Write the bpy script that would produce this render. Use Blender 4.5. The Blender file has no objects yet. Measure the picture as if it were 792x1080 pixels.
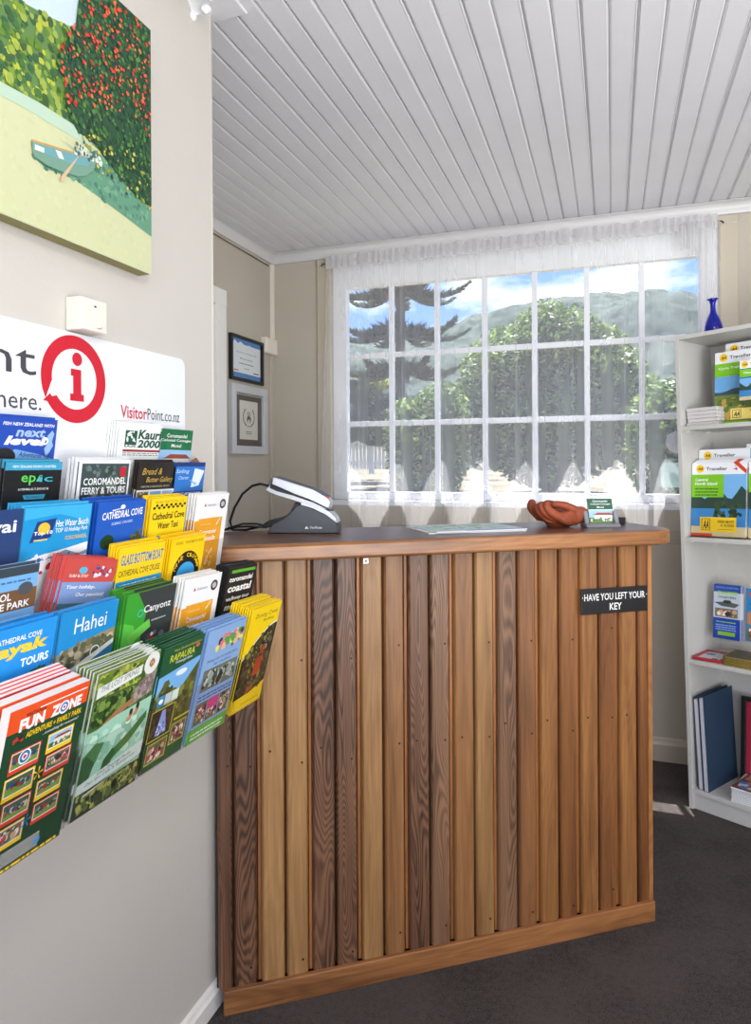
import bpy, bmesh, math, random
from mathutils import Vector, Matrix
rnd = random.Random(7)
SC = bpy.context.scene; COL = SC.collection
PI = math.pi

# ------------------------------------------------------------------ materials
def s2l(c):
    c = c/255.0
    return c/12.92 if c <= .04045 else ((c+.055)/1.055)**2.4
def rgb(c): return (s2l(c[0]), s2l(c[1]), s2l(c[2]), 1)
def new_mat(name):
    m = bpy.data.materials.new(name); m.use_nodes = True
    nt = m.node_tree; b = nt.nodes['Principled BSDF']
    return m, nt, b
def N(nt, t, **k):
    n = nt.nodes.new(t)
    for a, v in k.items():
        if a in n.inputs: n.inputs[a].default_value = v
        else: setattr(n, a, v)
    return n
def coords(nt, scale=(1,1,1), loc=(0,0,0), rot=(0,0,0)):
    tc = N(nt, 'ShaderNodeTexCoord'); mp = N(nt, 'ShaderNodeMapping')
    mp.inputs['Scale'].default_value = scale; mp.inputs['Location'].default_value = loc; mp.inputs['Rotation'].default_value = rot
    nt.links.new(tc.outputs['Object'], mp.inputs['Vector'])
    return mp.outputs['Vector']
def paint(name, c, rough=.6, var=.04, scale=6, bump=0.0, bscale=60, metal=0, spec=.5, stretch=(1,1,1)):
    m, nt, b = new_mat(name)
    b.inputs['Roughness'].default_value = rough; b.inputs['Metallic'].default_value = metal
    b.inputs['Specular IOR Level'].default_value = spec
    v = coords(nt, stretch)
    n = N(nt, 'ShaderNodeTexNoise', Scale=scale, Detail=4.0)
    nt.links.new(v, n.inputs['Vector'])
    r = N(nt, 'ShaderNodeValToRGB'); l = rgb(c)
    r.color_ramp.elements[0].position = .3; r.color_ramp.elements[1].position = .7
    r.color_ramp.elements[0].color = tuple(x*(1-var) for x in l[:3])+(1,)
    r.color_ramp.elements[1].color = tuple(min(1, x*(1+var)) for x in l[:3])+(1,)
    nt.links.new(n.outputs['Fac'], r.inputs['Fac']); nt.links.new(r.outputs['Color'], b.inputs['Base Color'])
    if bump:
        n2 = N(nt, 'ShaderNodeTexNoise', Scale=bscale, Detail=3.0); nt.links.new(v, n2.inputs['Vector'])
        bp = N(nt, 'ShaderNodeBump', Strength=bump, Distance=.005)
        nt.links.new(n2.outputs['Fac'], bp.inputs['Height']); nt.links.new(bp.outputs['Normal'], b.inputs['Normal'])
    return m
INK = {}
def ink(c, rough=.42):
    k = tuple(c)
    if k not in INK:
        m, nt, b = new_mat('printed_ink_%d_%d_%d' % k)
        b.inputs['Base Color'].default_value = rgb(c); b.inputs['Roughness'].default_value = rough
        INK[k] = m
    return INK[k]
def wood(name, light, dark, seed, rings=1.0, rough=.45, vertical=True, contrast=1.0):
    m, nt, b = new_mat(name)
    st = (16, 16, 1.0) if vertical else (1.0, 16, 16)
    v = coords(nt, st, (seed*3.17, seed*1.3, seed*.77))
    n1 = N(nt, 'ShaderNodeTexNoise', Scale=1.1, Detail=6.0, Roughness=.6, Distortion=.6); nt.links.new(v, n1.inputs['Vector'])
    st2 = (150, 150, 5) if vertical else (5, 150, 150)
    v2 = coords(nt, st2, (seed, 0, 0)); n2 = N(nt, 'ShaderNodeTexNoise', Scale=1.0, Detail=3.0); nt.links.new(v2, n2.inputs['Vector'])
    # growth rings: bands of a stretched noise field
    v3 = coords(nt, (7, 7, .8) if vertical else (.8, 7, 7), (seed*2.1, 0, seed*.9))
    n3 = N(nt, 'ShaderNodeTexNoise', Scale=1.3, Detail=1.5); nt.links.new(v3, n3.inputs['Vector'])
    mu = N(nt, 'ShaderNodeMath', operation='MULTIPLY'); mu.inputs[1].default_value = 300*rings; nt.links.new(n3.outputs['Fac'], mu.inputs[0])
    sn = N(nt, 'ShaderNodeMath', operation='SINE'); nt.links.new(mu.outputs[0], sn.inputs[0])
    ma = N(nt, 'ShaderNodeMath', operation='MULTIPLY_ADD'); ma.inputs[1].default_value = .075*rings*contrast; ma.inputs[2].default_value = 0
    nt.links.new(sn.outputs[0], ma.inputs[0])
    ad = N(nt, 'ShaderNodeMath', operation='ADD'); nt.links.new(n1.outputs['Fac'], ad.inputs[0]); nt.links.new(ma.outputs[0], ad.inputs[1])
    m3 = N(nt, 'ShaderNodeMath', operation='MULTIPLY_ADD'); m3.inputs[1].default_value = .45; nt.links.new(n2.outputs['Fac'], m3.inputs[0]); nt.links.new(ad.outputs[0], m3.inputs[2])
    r = N(nt, 'ShaderNodeValToRGB'); nt.links.new(m3.outputs[0], r.inputs['Fac'])
    r.color_ramp.elements[0].position = .46; r.color_ramp.elements[0].color = rgb(dark)
    r.color_ramp.elements[1].position = .93; r.color_ramp.elements[1].color = rgb(light)
    nt.links.new(r.outputs['Color'], b.inputs['Base Color']); b.inputs['Roughness'].default_value = rough
    bp = N(nt, 'ShaderNodeBump', Strength=.25, Distance=.002); nt.links.new(m3.outputs[0], bp.inputs['Height']); nt.links.new(bp.outputs['Normal'], b.inputs['Normal'])
    return m
def clear_mat(name, tint=(1,1,1), gloss=.06, rough=.03, haze=0.0, edge=.35):
    m = bpy.data.materials.new(name); m.use_nodes = True; nt = m.node_tree; nt.nodes.clear()
    o = N(nt, 'ShaderNodeOutputMaterial'); t = N(nt, 'ShaderNodeBsdfTransparent'); t.inputs['Color'].default_value = (*tint, 1)
    g = N(nt, 'ShaderNodeBsdfGlossy', Roughness=rough)
    lw = N(nt, 'ShaderNodeLayerWeight', Blend=.35)
    ma = N(nt, 'ShaderNodeMath', operation='MULTIPLY_ADD'); ma.inputs[1].default_value = edge; ma.inputs[2].default_value = gloss
    nt.links.new(lw.outputs['Fresnel'], ma.inputs[0])
    mx = N(nt, 'ShaderNodeMixShader'); nt.links.new(ma.outputs[0], mx.inputs[0]); nt.links.new(t.outputs[0], mx.inputs[1]); nt.links.new(g.outputs[0], mx.inputs[2])
    last = mx
    if haze:
        d = N(nt, 'ShaderNodeBsdfDiffuse'); m2 = N(nt, 'ShaderNodeMixShader'); m2.inputs[0].default_value = haze
        nt.links.new(mx.outputs[0], m2.inputs[1]); nt.links.new(d.outputs[0], m2.inputs[2]); last = m2
    nt.links.new(last.outputs[0], o.inputs['Surface'])
    return m

M = {}
M['wall_front'] = paint('warm_white_wall_paint', (198,193,186), .7, .02, 3, .12, 90)
M['wall_room'] = paint('beige_wall_paint', (184,176,162), .7, .02, 3, .10, 80)
M['ceiling'] = paint('white_ceiling_paint', (226,225,230), .55, .02, 5, .05, 60)
M['white_trim'] = paint('white_gloss_trim', (232,229,224), .35, .02, 5)
M['cornice'] = paint('cornice_white', (206,205,205), .4, .02, 5)
M['beige_trim'] = paint('beige_gloss_trim', (186,176,158), .4, .02, 5)
M['melamine'] = paint('white_melamine', (198,196,191), .4, .015, 5)
M['frame_white'] = paint('white_window_frame', (236,238,242), .4, .02, 5)
M['plastic_white'] = paint('white_plastic', (228,222,210), .35, .02, 8)
M['black'] = paint('black_plastic', (22,22,24), .35, .05, 20)
M['dark'] = paint('charcoal_plastic', (72,74,80), .45, .05, 20)
M['silver'] = paint('silver_plastic', (205,208,212), .28, .03, 20, metal=.35)
M['grey_plastic'] = paint('grey_plastic', (128,130,134), .4, .04, 20)
M['nail'] = paint('dark_steel', (58,44,34), .4, .05, 30, metal=.6)
M['acrylic'] = clear_mat('clear_acrylic', (.995,.997,.997), .012, .05, 0.0, .16)
M['glass'] = clear_mat('window_glass', (.985,.99,.99), .004, .01, 0.0, .06)
M['red_ink'] = ink((200,28,48))

def carpet():
    m, nt, b = new_mat('charcoal_carpet')
    v = coords(nt); n = N(nt, 'ShaderNodeTexNoise', Scale=230.0, Detail=3.0, Roughness=.7); nt.links.new(v, n.inputs['Vector'])
    n2 = N(nt, 'ShaderNodeTexNoise', Scale=4.0, Detail=5.0); nt.links.new(v, n2.inputs['Vector'])
    n3 = N(nt, 'ShaderNodeTexNoise', Scale=60.0, Detail=2.0); nt.links.new(v, n3.inputs['Vector'])
    mx = N(nt, 'ShaderNodeMath', operation='MULTIPLY_ADD'); mx.inputs[1].default_value = .5; nt.links.new(n2.outputs['Fac'], mx.inputs[0]); nt.links.new(n.outputs['Fac'], mx.inputs[2])
    mx2 = N(nt, 'ShaderNodeMath', operation='MULTIPLY_ADD'); mx2.inputs[1].default_value = .3; nt.links.new(n3.outputs['Fac'], mx2.inputs[0]); nt.links.new(mx.outputs[0], mx2.inputs[2])
    r = N(nt, 'ShaderNodeValToRGB'); r.color_ramp.elements[0].position = .62; r.color_ramp.elements[1].position = 1.0
    r.color_ramp.elements[0].color = rgb((40,37,37)); r.color_ramp.elements[1].color = rgb((84,77,75))
    nt.links.new(mx2.outputs[0], r.inputs['Fac']); nt.links.new(r.outputs['Color'], b.inputs['Base Color'])
    b.inputs['Roughness'].default_value = .95; b.inputs['Specular IOR Level'].default_value = .15
    bp = N(nt, 'ShaderNodeBump', Strength=.6, Distance=.006); nt.links.new(n.outputs['Fac'], bp.inputs['Height']); nt.links.new(bp.outputs['Normal'], b.inputs['Normal'])
    return m
M['carpet'] = carpet()
def sheer(name='sheer_white_voile', base=.205):
    m = bpy.data.materials.new(name); m.use_nodes = True; nt = m.node_tree; nt.nodes.clear()
    o = N(nt, 'ShaderNodeOutputMaterial'); t = N(nt, 'ShaderNodeBsdfTransparent')
    d = N(nt, 'ShaderNodeBsdfDiffuse'); d.inputs['Color'].default_value = (.9,.9,.92,1)
    tr = N(nt, 'ShaderNodeBsdfTranslucent'); tr.inputs['Color'].default_value = (.88,.88,.9,1)
    m1 = N(nt, 'ShaderNodeMixShader'); m1.inputs[0].default_value = .62
    nt.links.new(d.outputs[0], m1.inputs[1]); nt.links.new(tr.outputs[0], m1.inputs[2])
    v = coords(nt, (1,1,.04)); n = N(nt, 'ShaderNodeTexNoise', Scale=30.0, Detail=3.0); nt.links.new(v, n.inputs['Vector'])
    lw = N(nt, 'ShaderNodeLayerWeight', Blend=.3)
    a = N(nt, 'ShaderNodeMath', operation='MULTIPLY_ADD'); a.inputs[1].default_value = .10; a.inputs[2].default_value = base
    nt.links.new(n.outputs['Fac'], a.inputs[0])
    a2 = N(nt, 'ShaderNodeMath', operation='MULTIPLY_ADD'); a2.inputs[1].default_value = .3; nt.links.new(lw.outputs['Facing'], a2.inputs[0]); nt.links.new(a.outputs[0], a2.inputs[2])
    m2 = N(nt, 'ShaderNodeMixShader'); nt.links.new(a2.outputs[0], m2.inputs[0]); nt.links.new(t.outputs[0], m2.inputs[1]); nt.links.new(m1.outputs[0], m2.inputs[2])
    nt.links.new(m2.outputs[0], o.inputs['Surface'])
    return m
M['sheer'] = sheer(); M['sheer2'] = sheer('gathered_white_voile', .42)
def foliage(name, a, b_, rough=.5):
    m, nt, b = new_mat(name)
    g = N(nt, 'ShaderNodeNewGeometry')
    r = N(nt, 'ShaderNodeValToRGB'); r.color_ramp.elements[0].color = rgb(a); r.color_ramp.elements[1].color = rgb(b_)
    nt.links.new(g.outputs['Random Per Island'], r.inputs['Fac']); nt.links.new(r.outputs['Color'], b.inputs['Base Color'])
    b.inputs['Roughness'].default_value = rough
    tr = N(nt, 'ShaderNodeBsdfTranslucent'); nt.links.new(r.outputs['Color'], tr.inputs['Color'])
    mx = N(nt, 'ShaderNodeMixShader'); mx.inputs[0].default_value = .35
    out = nt.nodes['Material Output']
    nt.links.new(b.outputs[0], mx.inputs[1]); nt.links.new(tr.outputs[0], mx.inputs[2]); nt.links.new(mx.outputs[0], out.inputs['Surface'])
    return m

# ------------------------------------------------------------------ mesh helper
class MB:
    def __init__(s): s.bm = bmesh.new(); s.mats = []
    def mi(s, m):
        if m not in s.mats: s.mats.append(m)
        return s.mats.index(m)
    def face(s, pts, m, smooth=False):
        f = s.bm.faces.new([s.bm.verts.new(p) for p in pts]); f.material_index = s.mi(m); f.smooth = smooth; return f
    def box(s, a, b, m, mat=None, bevel=0):
        x0,y0,z0 = [min(p,q) for p,q in zip(a,b)]; x1,y1,z1 = [max(p,q) for p,q in zip(a,b)]
        P = [Vector(p) for p in ((x0,y0,z0),(x1,y0,z0),(x1,y1,z0),(x0,y1,z0),(x0,y0,z1),(x1,y0,z1),(x1,y1,z1),(x0,y1,z1))]
        if mat is not None: P = [mat @ p for p in P]
        v = [s.bm.verts.new(p) for p in P]; i = s.mi(m); fs = []
        for q in ((0,3,2,1),(4,5,6,7),(0,1,5,4),(1,2,6,5),(2,3,7,6),(3,0,4,7)):
            f = s.bm.faces.new([v[k] for k in q]); f.material_index = i; fs.append(f)
        if bevel:
            es = list({e for f in fs for e in f.edges})
            r = bmesh.ops.bevel(s.bm, geom=es, offset=bevel, segments=2, affect='EDGES', profile=.5)
            for f in r['faces']: f.material_index = i
        return s
    def prism(s, pts, ax, a, b, m, smooth=False, bevel=0):
        """pts: 2D outline; ax: axis index extruded from a to b"""
        def mk(p, t):
            q = list(p); q.insert(ax, t); return Vector(q)
        A = [s.bm.verts.new(mk(p, a)) for p in pts]; B = [s.bm.verts.new(mk(p, b)) for p in pts]
        i = s.mi(m); n = len(pts); fs = []
        for k in range(n):
            f = s.bm.faces.new([A[k], A[(k+1) % n], B[(k+1) % n], B[k]]); f.smooth = smooth; fs.append(f)
        fs += [s.bm.faces.new(A[::-1]), s.bm.faces.new(B)]
        for f in fs: f.material_index = i
        if bevel:
            es = list({e for f in fs[-2:] for e in f.edges})
            r = bmesh.ops.bevel(s.bm, geom=es, offset=bevel, segments=3, affect='EDGES', profile=.5)
            for f in r['faces']: f.material_index = i; f.smooth = True
        return s
    def tube(s, path, r, m, seg=8, taper=None):
        P = [Vector(p) for p in path]; rings = []; i = s.mi(m)
        for k, p in enumerate(P):
            t = (P[min(k+1, len(P)-1)] - P[max(k-1, 0)]).normalized()
            u = t.orthogonal().normalized() if k == 0 else (u - t*u.dot(t)).normalized()
            w = t.cross(u); rr = r if taper is None else taper[k]
            rings.append([s.bm.verts.new(p + (u*math.cos(2*PI*j/seg) + w*math.sin(2*PI*j/seg))*rr) for j in range(seg)])
        for a, b in zip(rings, rings[1:]):
            for j in range(seg):
                f = s.bm.faces.new([a[j], a[(j+1) % seg], b[(j+1) % seg], b[j]]); f.material_index = i; f.smooth = True
        for rg in (rings[0][::-1], rings[-1]):
            f = s.bm.faces.new(rg); f.material_index = i
        return s
    def lathe(s, prof, m, seg=32, c=(0,0,0)):
        i = s.mi(m); rings = []
        for r, z in prof:
            rings.append([s.bm.verts.new((c[0]+max(r,1e-4)*math.cos(2*PI*j/seg), c[1]+max(r,1e-4)*math.sin(2*PI*j/seg), c[2]+z)) for j in range(seg)])
        for a, b in zip(rings, rings[1:]):
            for j in range(seg):
                f = s.bm.faces.new([a[j], a[(j+1) % seg], b[(j+1) % seg], b[j]]); f.material_index = i; f.smooth = True
        return s
    def build(s, name, parent=None, loc=None, mat=None, normals=True):
        if normals: bmesh.ops.recalc_face_normals(s.bm, faces=s.bm.faces)
        me = bpy.data.meshes.new(name); s.bm.to_mesh(me); s.bm.free()
        for m in s.mats: me.materials.append(m)
        o = bpy.data.objects.new(name, me); COL.objects.link(o)
        if parent is not None: o.parent = parent
        if mat is not None: o.matrix_world = mat
        elif loc is not None: o.location = loc
        return o
def tag(o, label, cat, group=None, kind=None):
    if label: o['label'] = label
    if cat: o['category'] = cat
    if group: o['group'] = group
    if kind: o['kind'] = kind
    return o
def struct(o): o['kind'] = 'structure'; return o
def empty(name, mat=None, label=None, cat=None, group=None):
    o = bpy.data.objects.new(name, None); COL.objects.link(o); o.empty_display_size = .05
    if mat is not None: o.matrix_world = mat
    return tag(o, label, cat, group)
def dup(o, mat, label=None, group=None):
    c = o.copy(); COL.objects.link(c); c.matrix_world = mat
    if label: c['label'] = label
    if group: c['group'] = group
    for ch in list(o.children):
        d = ch.copy(); COL.objects.link(d); d.parent = c
        for g in list(ch.children):
            e = g.copy(); COL.objects.link(e); e.parent = d
    return c
def frame(x, y, z, o):
    m = Matrix((x, y, z)).transposed().to_4x4(); m.translation = Vector(o); return m

# ------------------------------------------------------------------ printed artwork
_txt = {}
def text_mesh(s, bold=0.0, shear=0.0, spacing=1.0):
    k = (s, bold, shear, spacing)
    if k not in _txt:
        c = bpy.data.curves.new('lettering', 'FONT'); c.body = s; c.size = 1; c.offset = bold; c.shear = shear; c.resolution_u = 2; c.space_character = spacing
        o = bpy.data.objects.new('lettering', c); COL.objects.link(o)
        bpy.context.view_layer.update()
        me = bpy.data.meshes.new_from_object(o.evaluated_get(bpy.context.evaluated_depsgraph_get()))
        vs = [(v.co.x, v.co.y) for v in me.vertices]; fs = [tuple(p.vertices) for p in me.polygons]
        bpy.data.objects.remove(o); bpy.data.curves.remove(c); bpy.data.meshes.remove(me)
        _txt[k] = (vs, fs)
    return _txt[k]
class Art(MB):
    """flat artwork in fractions of a w x h sheet whose face looks to -Y; layers stack by 0.04 mm"""
    def __init__(s, w, h, t=.0025, body=(240,240,238), step=.00003, slab=True, vs=1.0):
        super().__init__(); s.w, s.h, s.n, s.step, s.vs = w, h, 0, step, vs
        s.rn = random.Random(int(w*9999+h*777))
        if slab: s.box((0,0,0), (w,t,h), ink(body))
    def pt(s, u, v): return (u*s.w, -s.n*s.step, (1-(1-v)*s.vs)*s.h)
    def poly(s, pts, c):
        s.n += 1; s.face([s.pt(*p) for p in pts], ink(c)); return s
    def rect(s, u0, v0, u1, v1, c): return s.poly([(u0,v0),(u1,v0),(u1,v1),(u0,v1)], c)
    def ell(s, u, v, r, c, ry=None, n=24, a0=0, a1=2*PI):
        ry = r*s.w/s.h if ry is None else ry
        return s.poly([(u+r*math.cos(a0+(a1-a0)*k/n), v+ry*math.sin(a0+(a1-a0)*k/n)) for k in range(n)], c)
    def ring(s, u, v, r0, r1, c, n=48):
        s.n += 1; k = s.w/s.h
        for j in range(n):
            a, b = 2*PI*j/n, 2*PI*(j+1)/n
            s.face([s.pt(u+r*math.cos(t), v+r*k*math.sin(t)) for r, t in ((r0,a),(r1,a),(r1,b),(r0,b))], ink(c))
        return s
    def text(s, t, u0, v0, u1, v1, c, bold=.0, shear=0.0, rot=0.0, spacing=1.0):
        s.n += 1; vs, fs = text_mesh(t, bold, shear, spacing)
        if not vs: return s
        x0, x1 = min(p[0] for p in vs), max(p[0] for p in vs); y0, y1 = min(p[1] for p in vs), max(p[1] for p in vs)
        i = s.mi(ink(c)); out = []
        for x, y in vs:
            fx, fy = (x-x0)/(x1-x0), (y-y0)/(y1-y0)
            u = u0+(u1-u0)*fx; v = v0+(v1-v0)*fy + rot*(u-u0)
            out.append(s.bm.verts.new(s.pt(u, v)))
        for f in fs:
            try: g = s.bm.faces.new([out[k] for k in f]); g.material_index = i
            except ValueError: pass
        return s
    def lines(s, u0, v0, u1, v1, c, n=3, fill=.45):
        s.n += 1; hh = (v1-v0)/n
        for k in range(n):
            u = u0
            while u < u1-.01:
                l = s.rn.uniform(.03,.12)*(u1-u0)*1.2; e = min(u1, u+l)
                s.face([s.pt(*p) for p in ((u,v0+k*hh),(e,v0+k*hh),(e,v0+(k+fill)*hh),(u,v0+(k+fill)*hh))], ink(c)); u = e+.02*(u1-u0)
        return s
    def blobs(s, u0, v0, u1, v1, cols, n, r=.05, poly=None):
        k = s.w/s.h; r *= (u1-u0)
        s.n += 1; n0 = s.n; cnt = 0
        for _ in range(n):
            for c in (s.rn.choice(cols),):
                cnt += 1; s.n = n0 + cnt*.03
                rr = r*s.rn.uniform(.5,1.3); a = s.rn.uniform(0,6)
                ru = min(rr, (u1-u0)/2); rv = min(rr*k, (v1-v0)/2)
                cu = s.rn.uniform(u0+ru, u1-ru); cv = s.rn.uniform(v0+rv, v1-rv)
                if poly is not None and not inside(cu, cv, poly): continue
                s.face([s.pt(cu+ru*math.cos(a+q*PI/3)*s.rn.uniform(.6,1), cv+rv*math.sin(a+q*PI/3)*s.rn.uniform(.6,1)) for q in range(6)], ink(c))
        s.n = n0+1+cnt*.03
        return s
    def ridge(s, u0, v0, u1, v1, v2, c, n=12, seed=1):
        r = random.Random(seed); pts = [(u0, v0)] + [(u1, v0)]
        pts += [(u1+(u0-u1)*k/n, v1+(v2-v1)*(.5+.5*math.sin(k*1.1+seed))*r.uniform(.5,1)) for k in range(n+1)]
        return s.poly(pts, c)
    def photo(s, kind, u0, v0, u1, v1):
        H = v1-v0; W = u1-u0; R = s.rect; B = s.blobs
        if kind == 'bush':
            R(u0,v0,u1,v1,(42,62,34)); B(u0,v0,u1,v1,[(70,96,44),(30,44,26),(110,130,60),(56,78,40)],90,.09)
        elif kind == 'coast':
            R(u0,v0,u1,v1,(60,130,190)); R(u0,v0+.5*H,u1,v1,(120,180,230)); s.ridge(u0,v0+.45*H,u1,v0+.6*H,v0+.85*H,(46,70,60)); s.rect(u0,v0,u1,v0+.16*H,(206,190,150)); B(u0+.4*W,v0+.25*H,u1,v0+.6*H,[(60,82,44),(34,56,34)],30,.09)
        elif kind == 'grass':
            R(u0,v0,u1,v1,(118,150,64)); R(u0,v0+.66*H,u1,v1,(70,90,60)); B(u0,v0+.2*H,u1,v0+.85*H,[(60,60,60),(200,190,170),(170,50,40),(50,70,120)],20,.1)
        elif kind == 'people':
            R(u0,v0,u1,v1,(120,110,90)); B(u0,v0,u1,v1,[(60,50,50),(200,160,130),(70,110,60),(180,60,80),(230,225,215)],50,.12)
        elif kind == 'falls':
            R(u0,v0,u1,v1,(54,46,40)); B(u0,v0,u1,v1,[(90,76,50),(36,34,32)],40,.12); s.poly([(u0+.45*W,v1-.05*H),(u0+.6*W,v1-.05*H),(u0+.8*W,v0+.1*H),(u0+.3*W,v0+.1*H)],(150,170,225)); B(u0+.3*W,v0+.05*H,u0+.8*W,v0+.6*H,[(225,230,250),(90,110,200)],20,.09)
        elif kind == 'house':
            R(u0,v0,u1,v1,(150,190,226)); R(u0,v0,u1,v0+.4*H,(90,130,60)); R(u0+.2*W,v0+.3*H,u0+.95*W,v0+.6*H,(226,222,214)); s.poly([(u0+.15*W,v0+.6*H),(u1,v0+.6*H),(u0+.85*W,v0+.8*H),(u0+.35*W,v0+.8*H)],(150,72,52)); B(u0,v0+.05*H,u1,v0+.5*H,[(50,90,40),(120,140,90),(236,234,228)],16,.06)
        return s
def inside(x, y, P):
    c = False; j = len(P)-1
    for i in range(len(P)):
        if (P[i][1] > y) != (P[j][1] > y) and x < (P[j][0]-P[i][0])*(y-P[i][1])/(P[j][1]-P[i][1])+P[i][0]: c = not c
        j = i
    return c
# ================================================================== SETTING
XR, XF, YB, ZC = -1.75, -.95, 3.375, 2.50      # rear-left wall, front-left wall, window wall, ceiling
XE, YF = 2.7, -2.4
struct(MB().box((XR-.1,YF,-.05),(XE+.1,YB+.1,0),M['carpet']).build('floor'))
# ceiling: tongue-and-groove boards running towards the window wall
m = MB(); p = .0692; x = -1.80; k = 0; prof = []
groove = ink((96,92,92), .8)
while x < XE:
    e = min(x+p, XE)
    g = .0012 if k % 2 else .0005
    m.box((x+g, YF, ZC), (e-g, YB+.05, ZC+.02), M['ceiling'], bevel=0)
    # chamfered edges of each board
    for s_, xa in ((1, x+g), (-1, e-g)):
        w = .0055 if (k % 2) == (0 if s_ > 0 else 1) else .0035
        m.face([(xa, YF, ZC+.0001), (xa, YB+.05, ZC+.0001), (xa+s_*w, YB+.05, ZC-.0024), (xa+s_*w, YF, ZC-.0024)], M['ceiling'])
    m.box((x+g+.006, YF, ZC-.0024), (e-g-.006, YB+.05, ZC), M['ceiling'])
    x += p; k += 1
m.box((XR-.1, YF, ZC+.021), (XE, YB+.05, ZC+.06), M['ceiling'])
struct(m.build('ceiling'))
# walls
def pocked(m, x0, x1, y0, y1, z0, z1, mat): m.box((x0,y0,z0),(x1,y1,z1),mat)
WX0, WX1, WZ0, WZ1 = -1.40, .455, 1.165, 2.402      # window opening in the wall
m = MB()
for a in ((XR-.1,WX0,0,ZC+.06),(WX1,XE,0,ZC+.06),(WX0,WX1,0,WZ0),(WX0,WX1,WZ1,ZC+.06)):
    m.box((a[0],YB,a[2]),(a[1],YB+.12,a[3]),M['wall_room'])
struct(m.build('wall_back'))
struct(MB().box((XR-.1,YF,0),(XR,YB,ZC+.02),M['wall_room']).build('wall_left'))
m = MB().box((XF-.10,YF,0),(XF,1.506,ZC),M['wall_front'])
m.tube([(XF-.011,1.508,0),(XF-.011,1.508,ZC)],.0115,M['plastic_white'],12)
m.box((XF-.09,1.49,0),(XF-.012,1.516,ZC),M['wall_front'])
struct(m.build('wall_front_left'))
struct(MB().box((XE,YF,0),(XE+.1,YB+.1,ZC),M['wall_room']).build('wall_right'))
# skirtings
def skirt(name, a, b, n, h=.085, t=.018, mat='white_trim'):
    d = (Vector(b)-Vector(a)); n = Vector(n); m = MB(); mt = M[mat]
    P = [(0,0),(t,0),(t,h*.72),(t*.7,h*.82),(t*.55,h*.95),(0,h)]
    A = [Vector(a)+n*q[0]+Vector((0,0,q[1])) for q in P]; Bq = [v+d for v in A]
    for k in range(len(P)): m.face([A[k],A[(k+1)%len(P)],Bq[(k+1)%len(P)],Bq[k]], mt)
    m.face(A[::-1], mt); m.face(Bq, mt)
    return struct(m.build(name))
skirt('baseboard_back',(XR,YB,0),(XE,YB,0),(0,-1,0),.105,.016,'beige_trim')
skirt('baseboard_left',(XR,YF,0),(XR,2.74,0),(1,0,0),.105,.016,'beige_trim')
skirt('baseboard_front_left',(XF,YF,0),(XF,1.512,0),(1,0,0),.058)
# cornices: moulded profile
def cornice(name, a, b, n, h=.056, t=.048):
    d = Vector(b)-Vector(a); n = Vector(n); m = MB(); mt = M['cornice']
    P = [(0,-.005),(0,-h),(.010,-h),(.014,-h*.8)]+[(.014+(t-.024)*(1-math.cos(q*PI/10)), -h*.8+(h*.62)*math.sin(q*PI/10)) for q in range(1,6)]+[(t,-h*.14),(t,-.005)]
    A = [Vector(a)+n*q[0]+Vector((0,0,q[1])) for q in P]; Bq = [v+d for v in A]; K = len(P)
    for k in range(K): m.face([A[k],A[(k+1)%K],Bq[(k+1)%K],Bq[k]], mt)
    return struct(m.build(name))
cornice('trim_1',(XR,YB,ZC),(XE,YB,ZC),(0,-1,0))
cornice('trim_2',(XR,YF,ZC),(XR,YB,ZC),(1,0,0))
# corner bead below the trunking, beige
struct(MB().box((XR,YB-.045,0),(XR+.012,YB,1.96),M['wall_room'],bevel=.003).build('trim_3'))
# window architrave: beige boards round the opening
m = MB(); bt = M['beige_trim']
m.box((-1.478,YB-.016,WZ0-.10),(WX0,YB,2.44),bt,bevel=.003).box((WX1,YB-.016,WZ0-.10),(WX1+.075,YB,2.44),bt,bevel=.003).box((-1.478,YB-.018,WZ1),(WX1+.075,YB,2.44),bt,bevel=.003)
struct(m.build('trim_4'))
# horizontal weather-board lines of the wall below the window
m = MB()
for z in (1.04,): m.box((-1.40,YB-.010,z),(WX1,YB,z+.10),bt,bevel=.003)
struct(m.build('trim_5'))
# the window
w = empty('window_1'); w['kind'] = 'structure'; w.location = (-.47, YB+.04, WZ0)
def wp(m, name):
    o = m.build(name); o.parent = w; o.matrix_parent_inverse = Matrix.Translation(-w.location); return o
F = M['frame_white']; fy0, fy1 = YB+.018, YB+.062
GX0, GX1, GZ0, GZ1 = -1.322, .378, 1.207, 2.28
m = MB().box((WX0,fy0,WZ0),(GX0,fy1,WZ1),F,bevel=.003).box((GX1,fy0,WZ0),(WX1,fy1,WZ1),F,bevel=.003).box((GX0,fy0,WZ0),(GX1,fy1,GZ0),F,bevel=.003).box((GX0,fy0,GZ1),(GX1,fy1,WZ1),F,bevel=.003)
wp(m,'window_frame')
pw = (GX1-GX0)/7; ph = (GZ1-GZ0)/3
m = MB()
for k in range(1,7): m.box((GX0+k*pw-.0125,fy0+.008,GZ0),(GX0+k*pw+.0125,fy1-.006,GZ1),F,bevel=.003)
for k in range(1,3): m.box((GX0,fy0+.018,GZ0+k*ph-.0135),(GX1,fy1-.012,GZ0+k*ph+.0135),F,bevel=.003)
wp(m,'glazing_bar')
m = MB()
for i in range(7):
    for j in range(3): m.box((GX0+i*pw,fy0+.022,GZ0+j*ph),(GX0+(i+1)*pw,fy0+.025,GZ0+(j+1)*ph),M['glass'])
wp(m,'pane')
m = MB().box((WX0-.03,YB-.014,WZ0-.028),(WX1+.03,YB+.12,WZ0),F,bevel=.003); wp(m,'window_sill')
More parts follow.
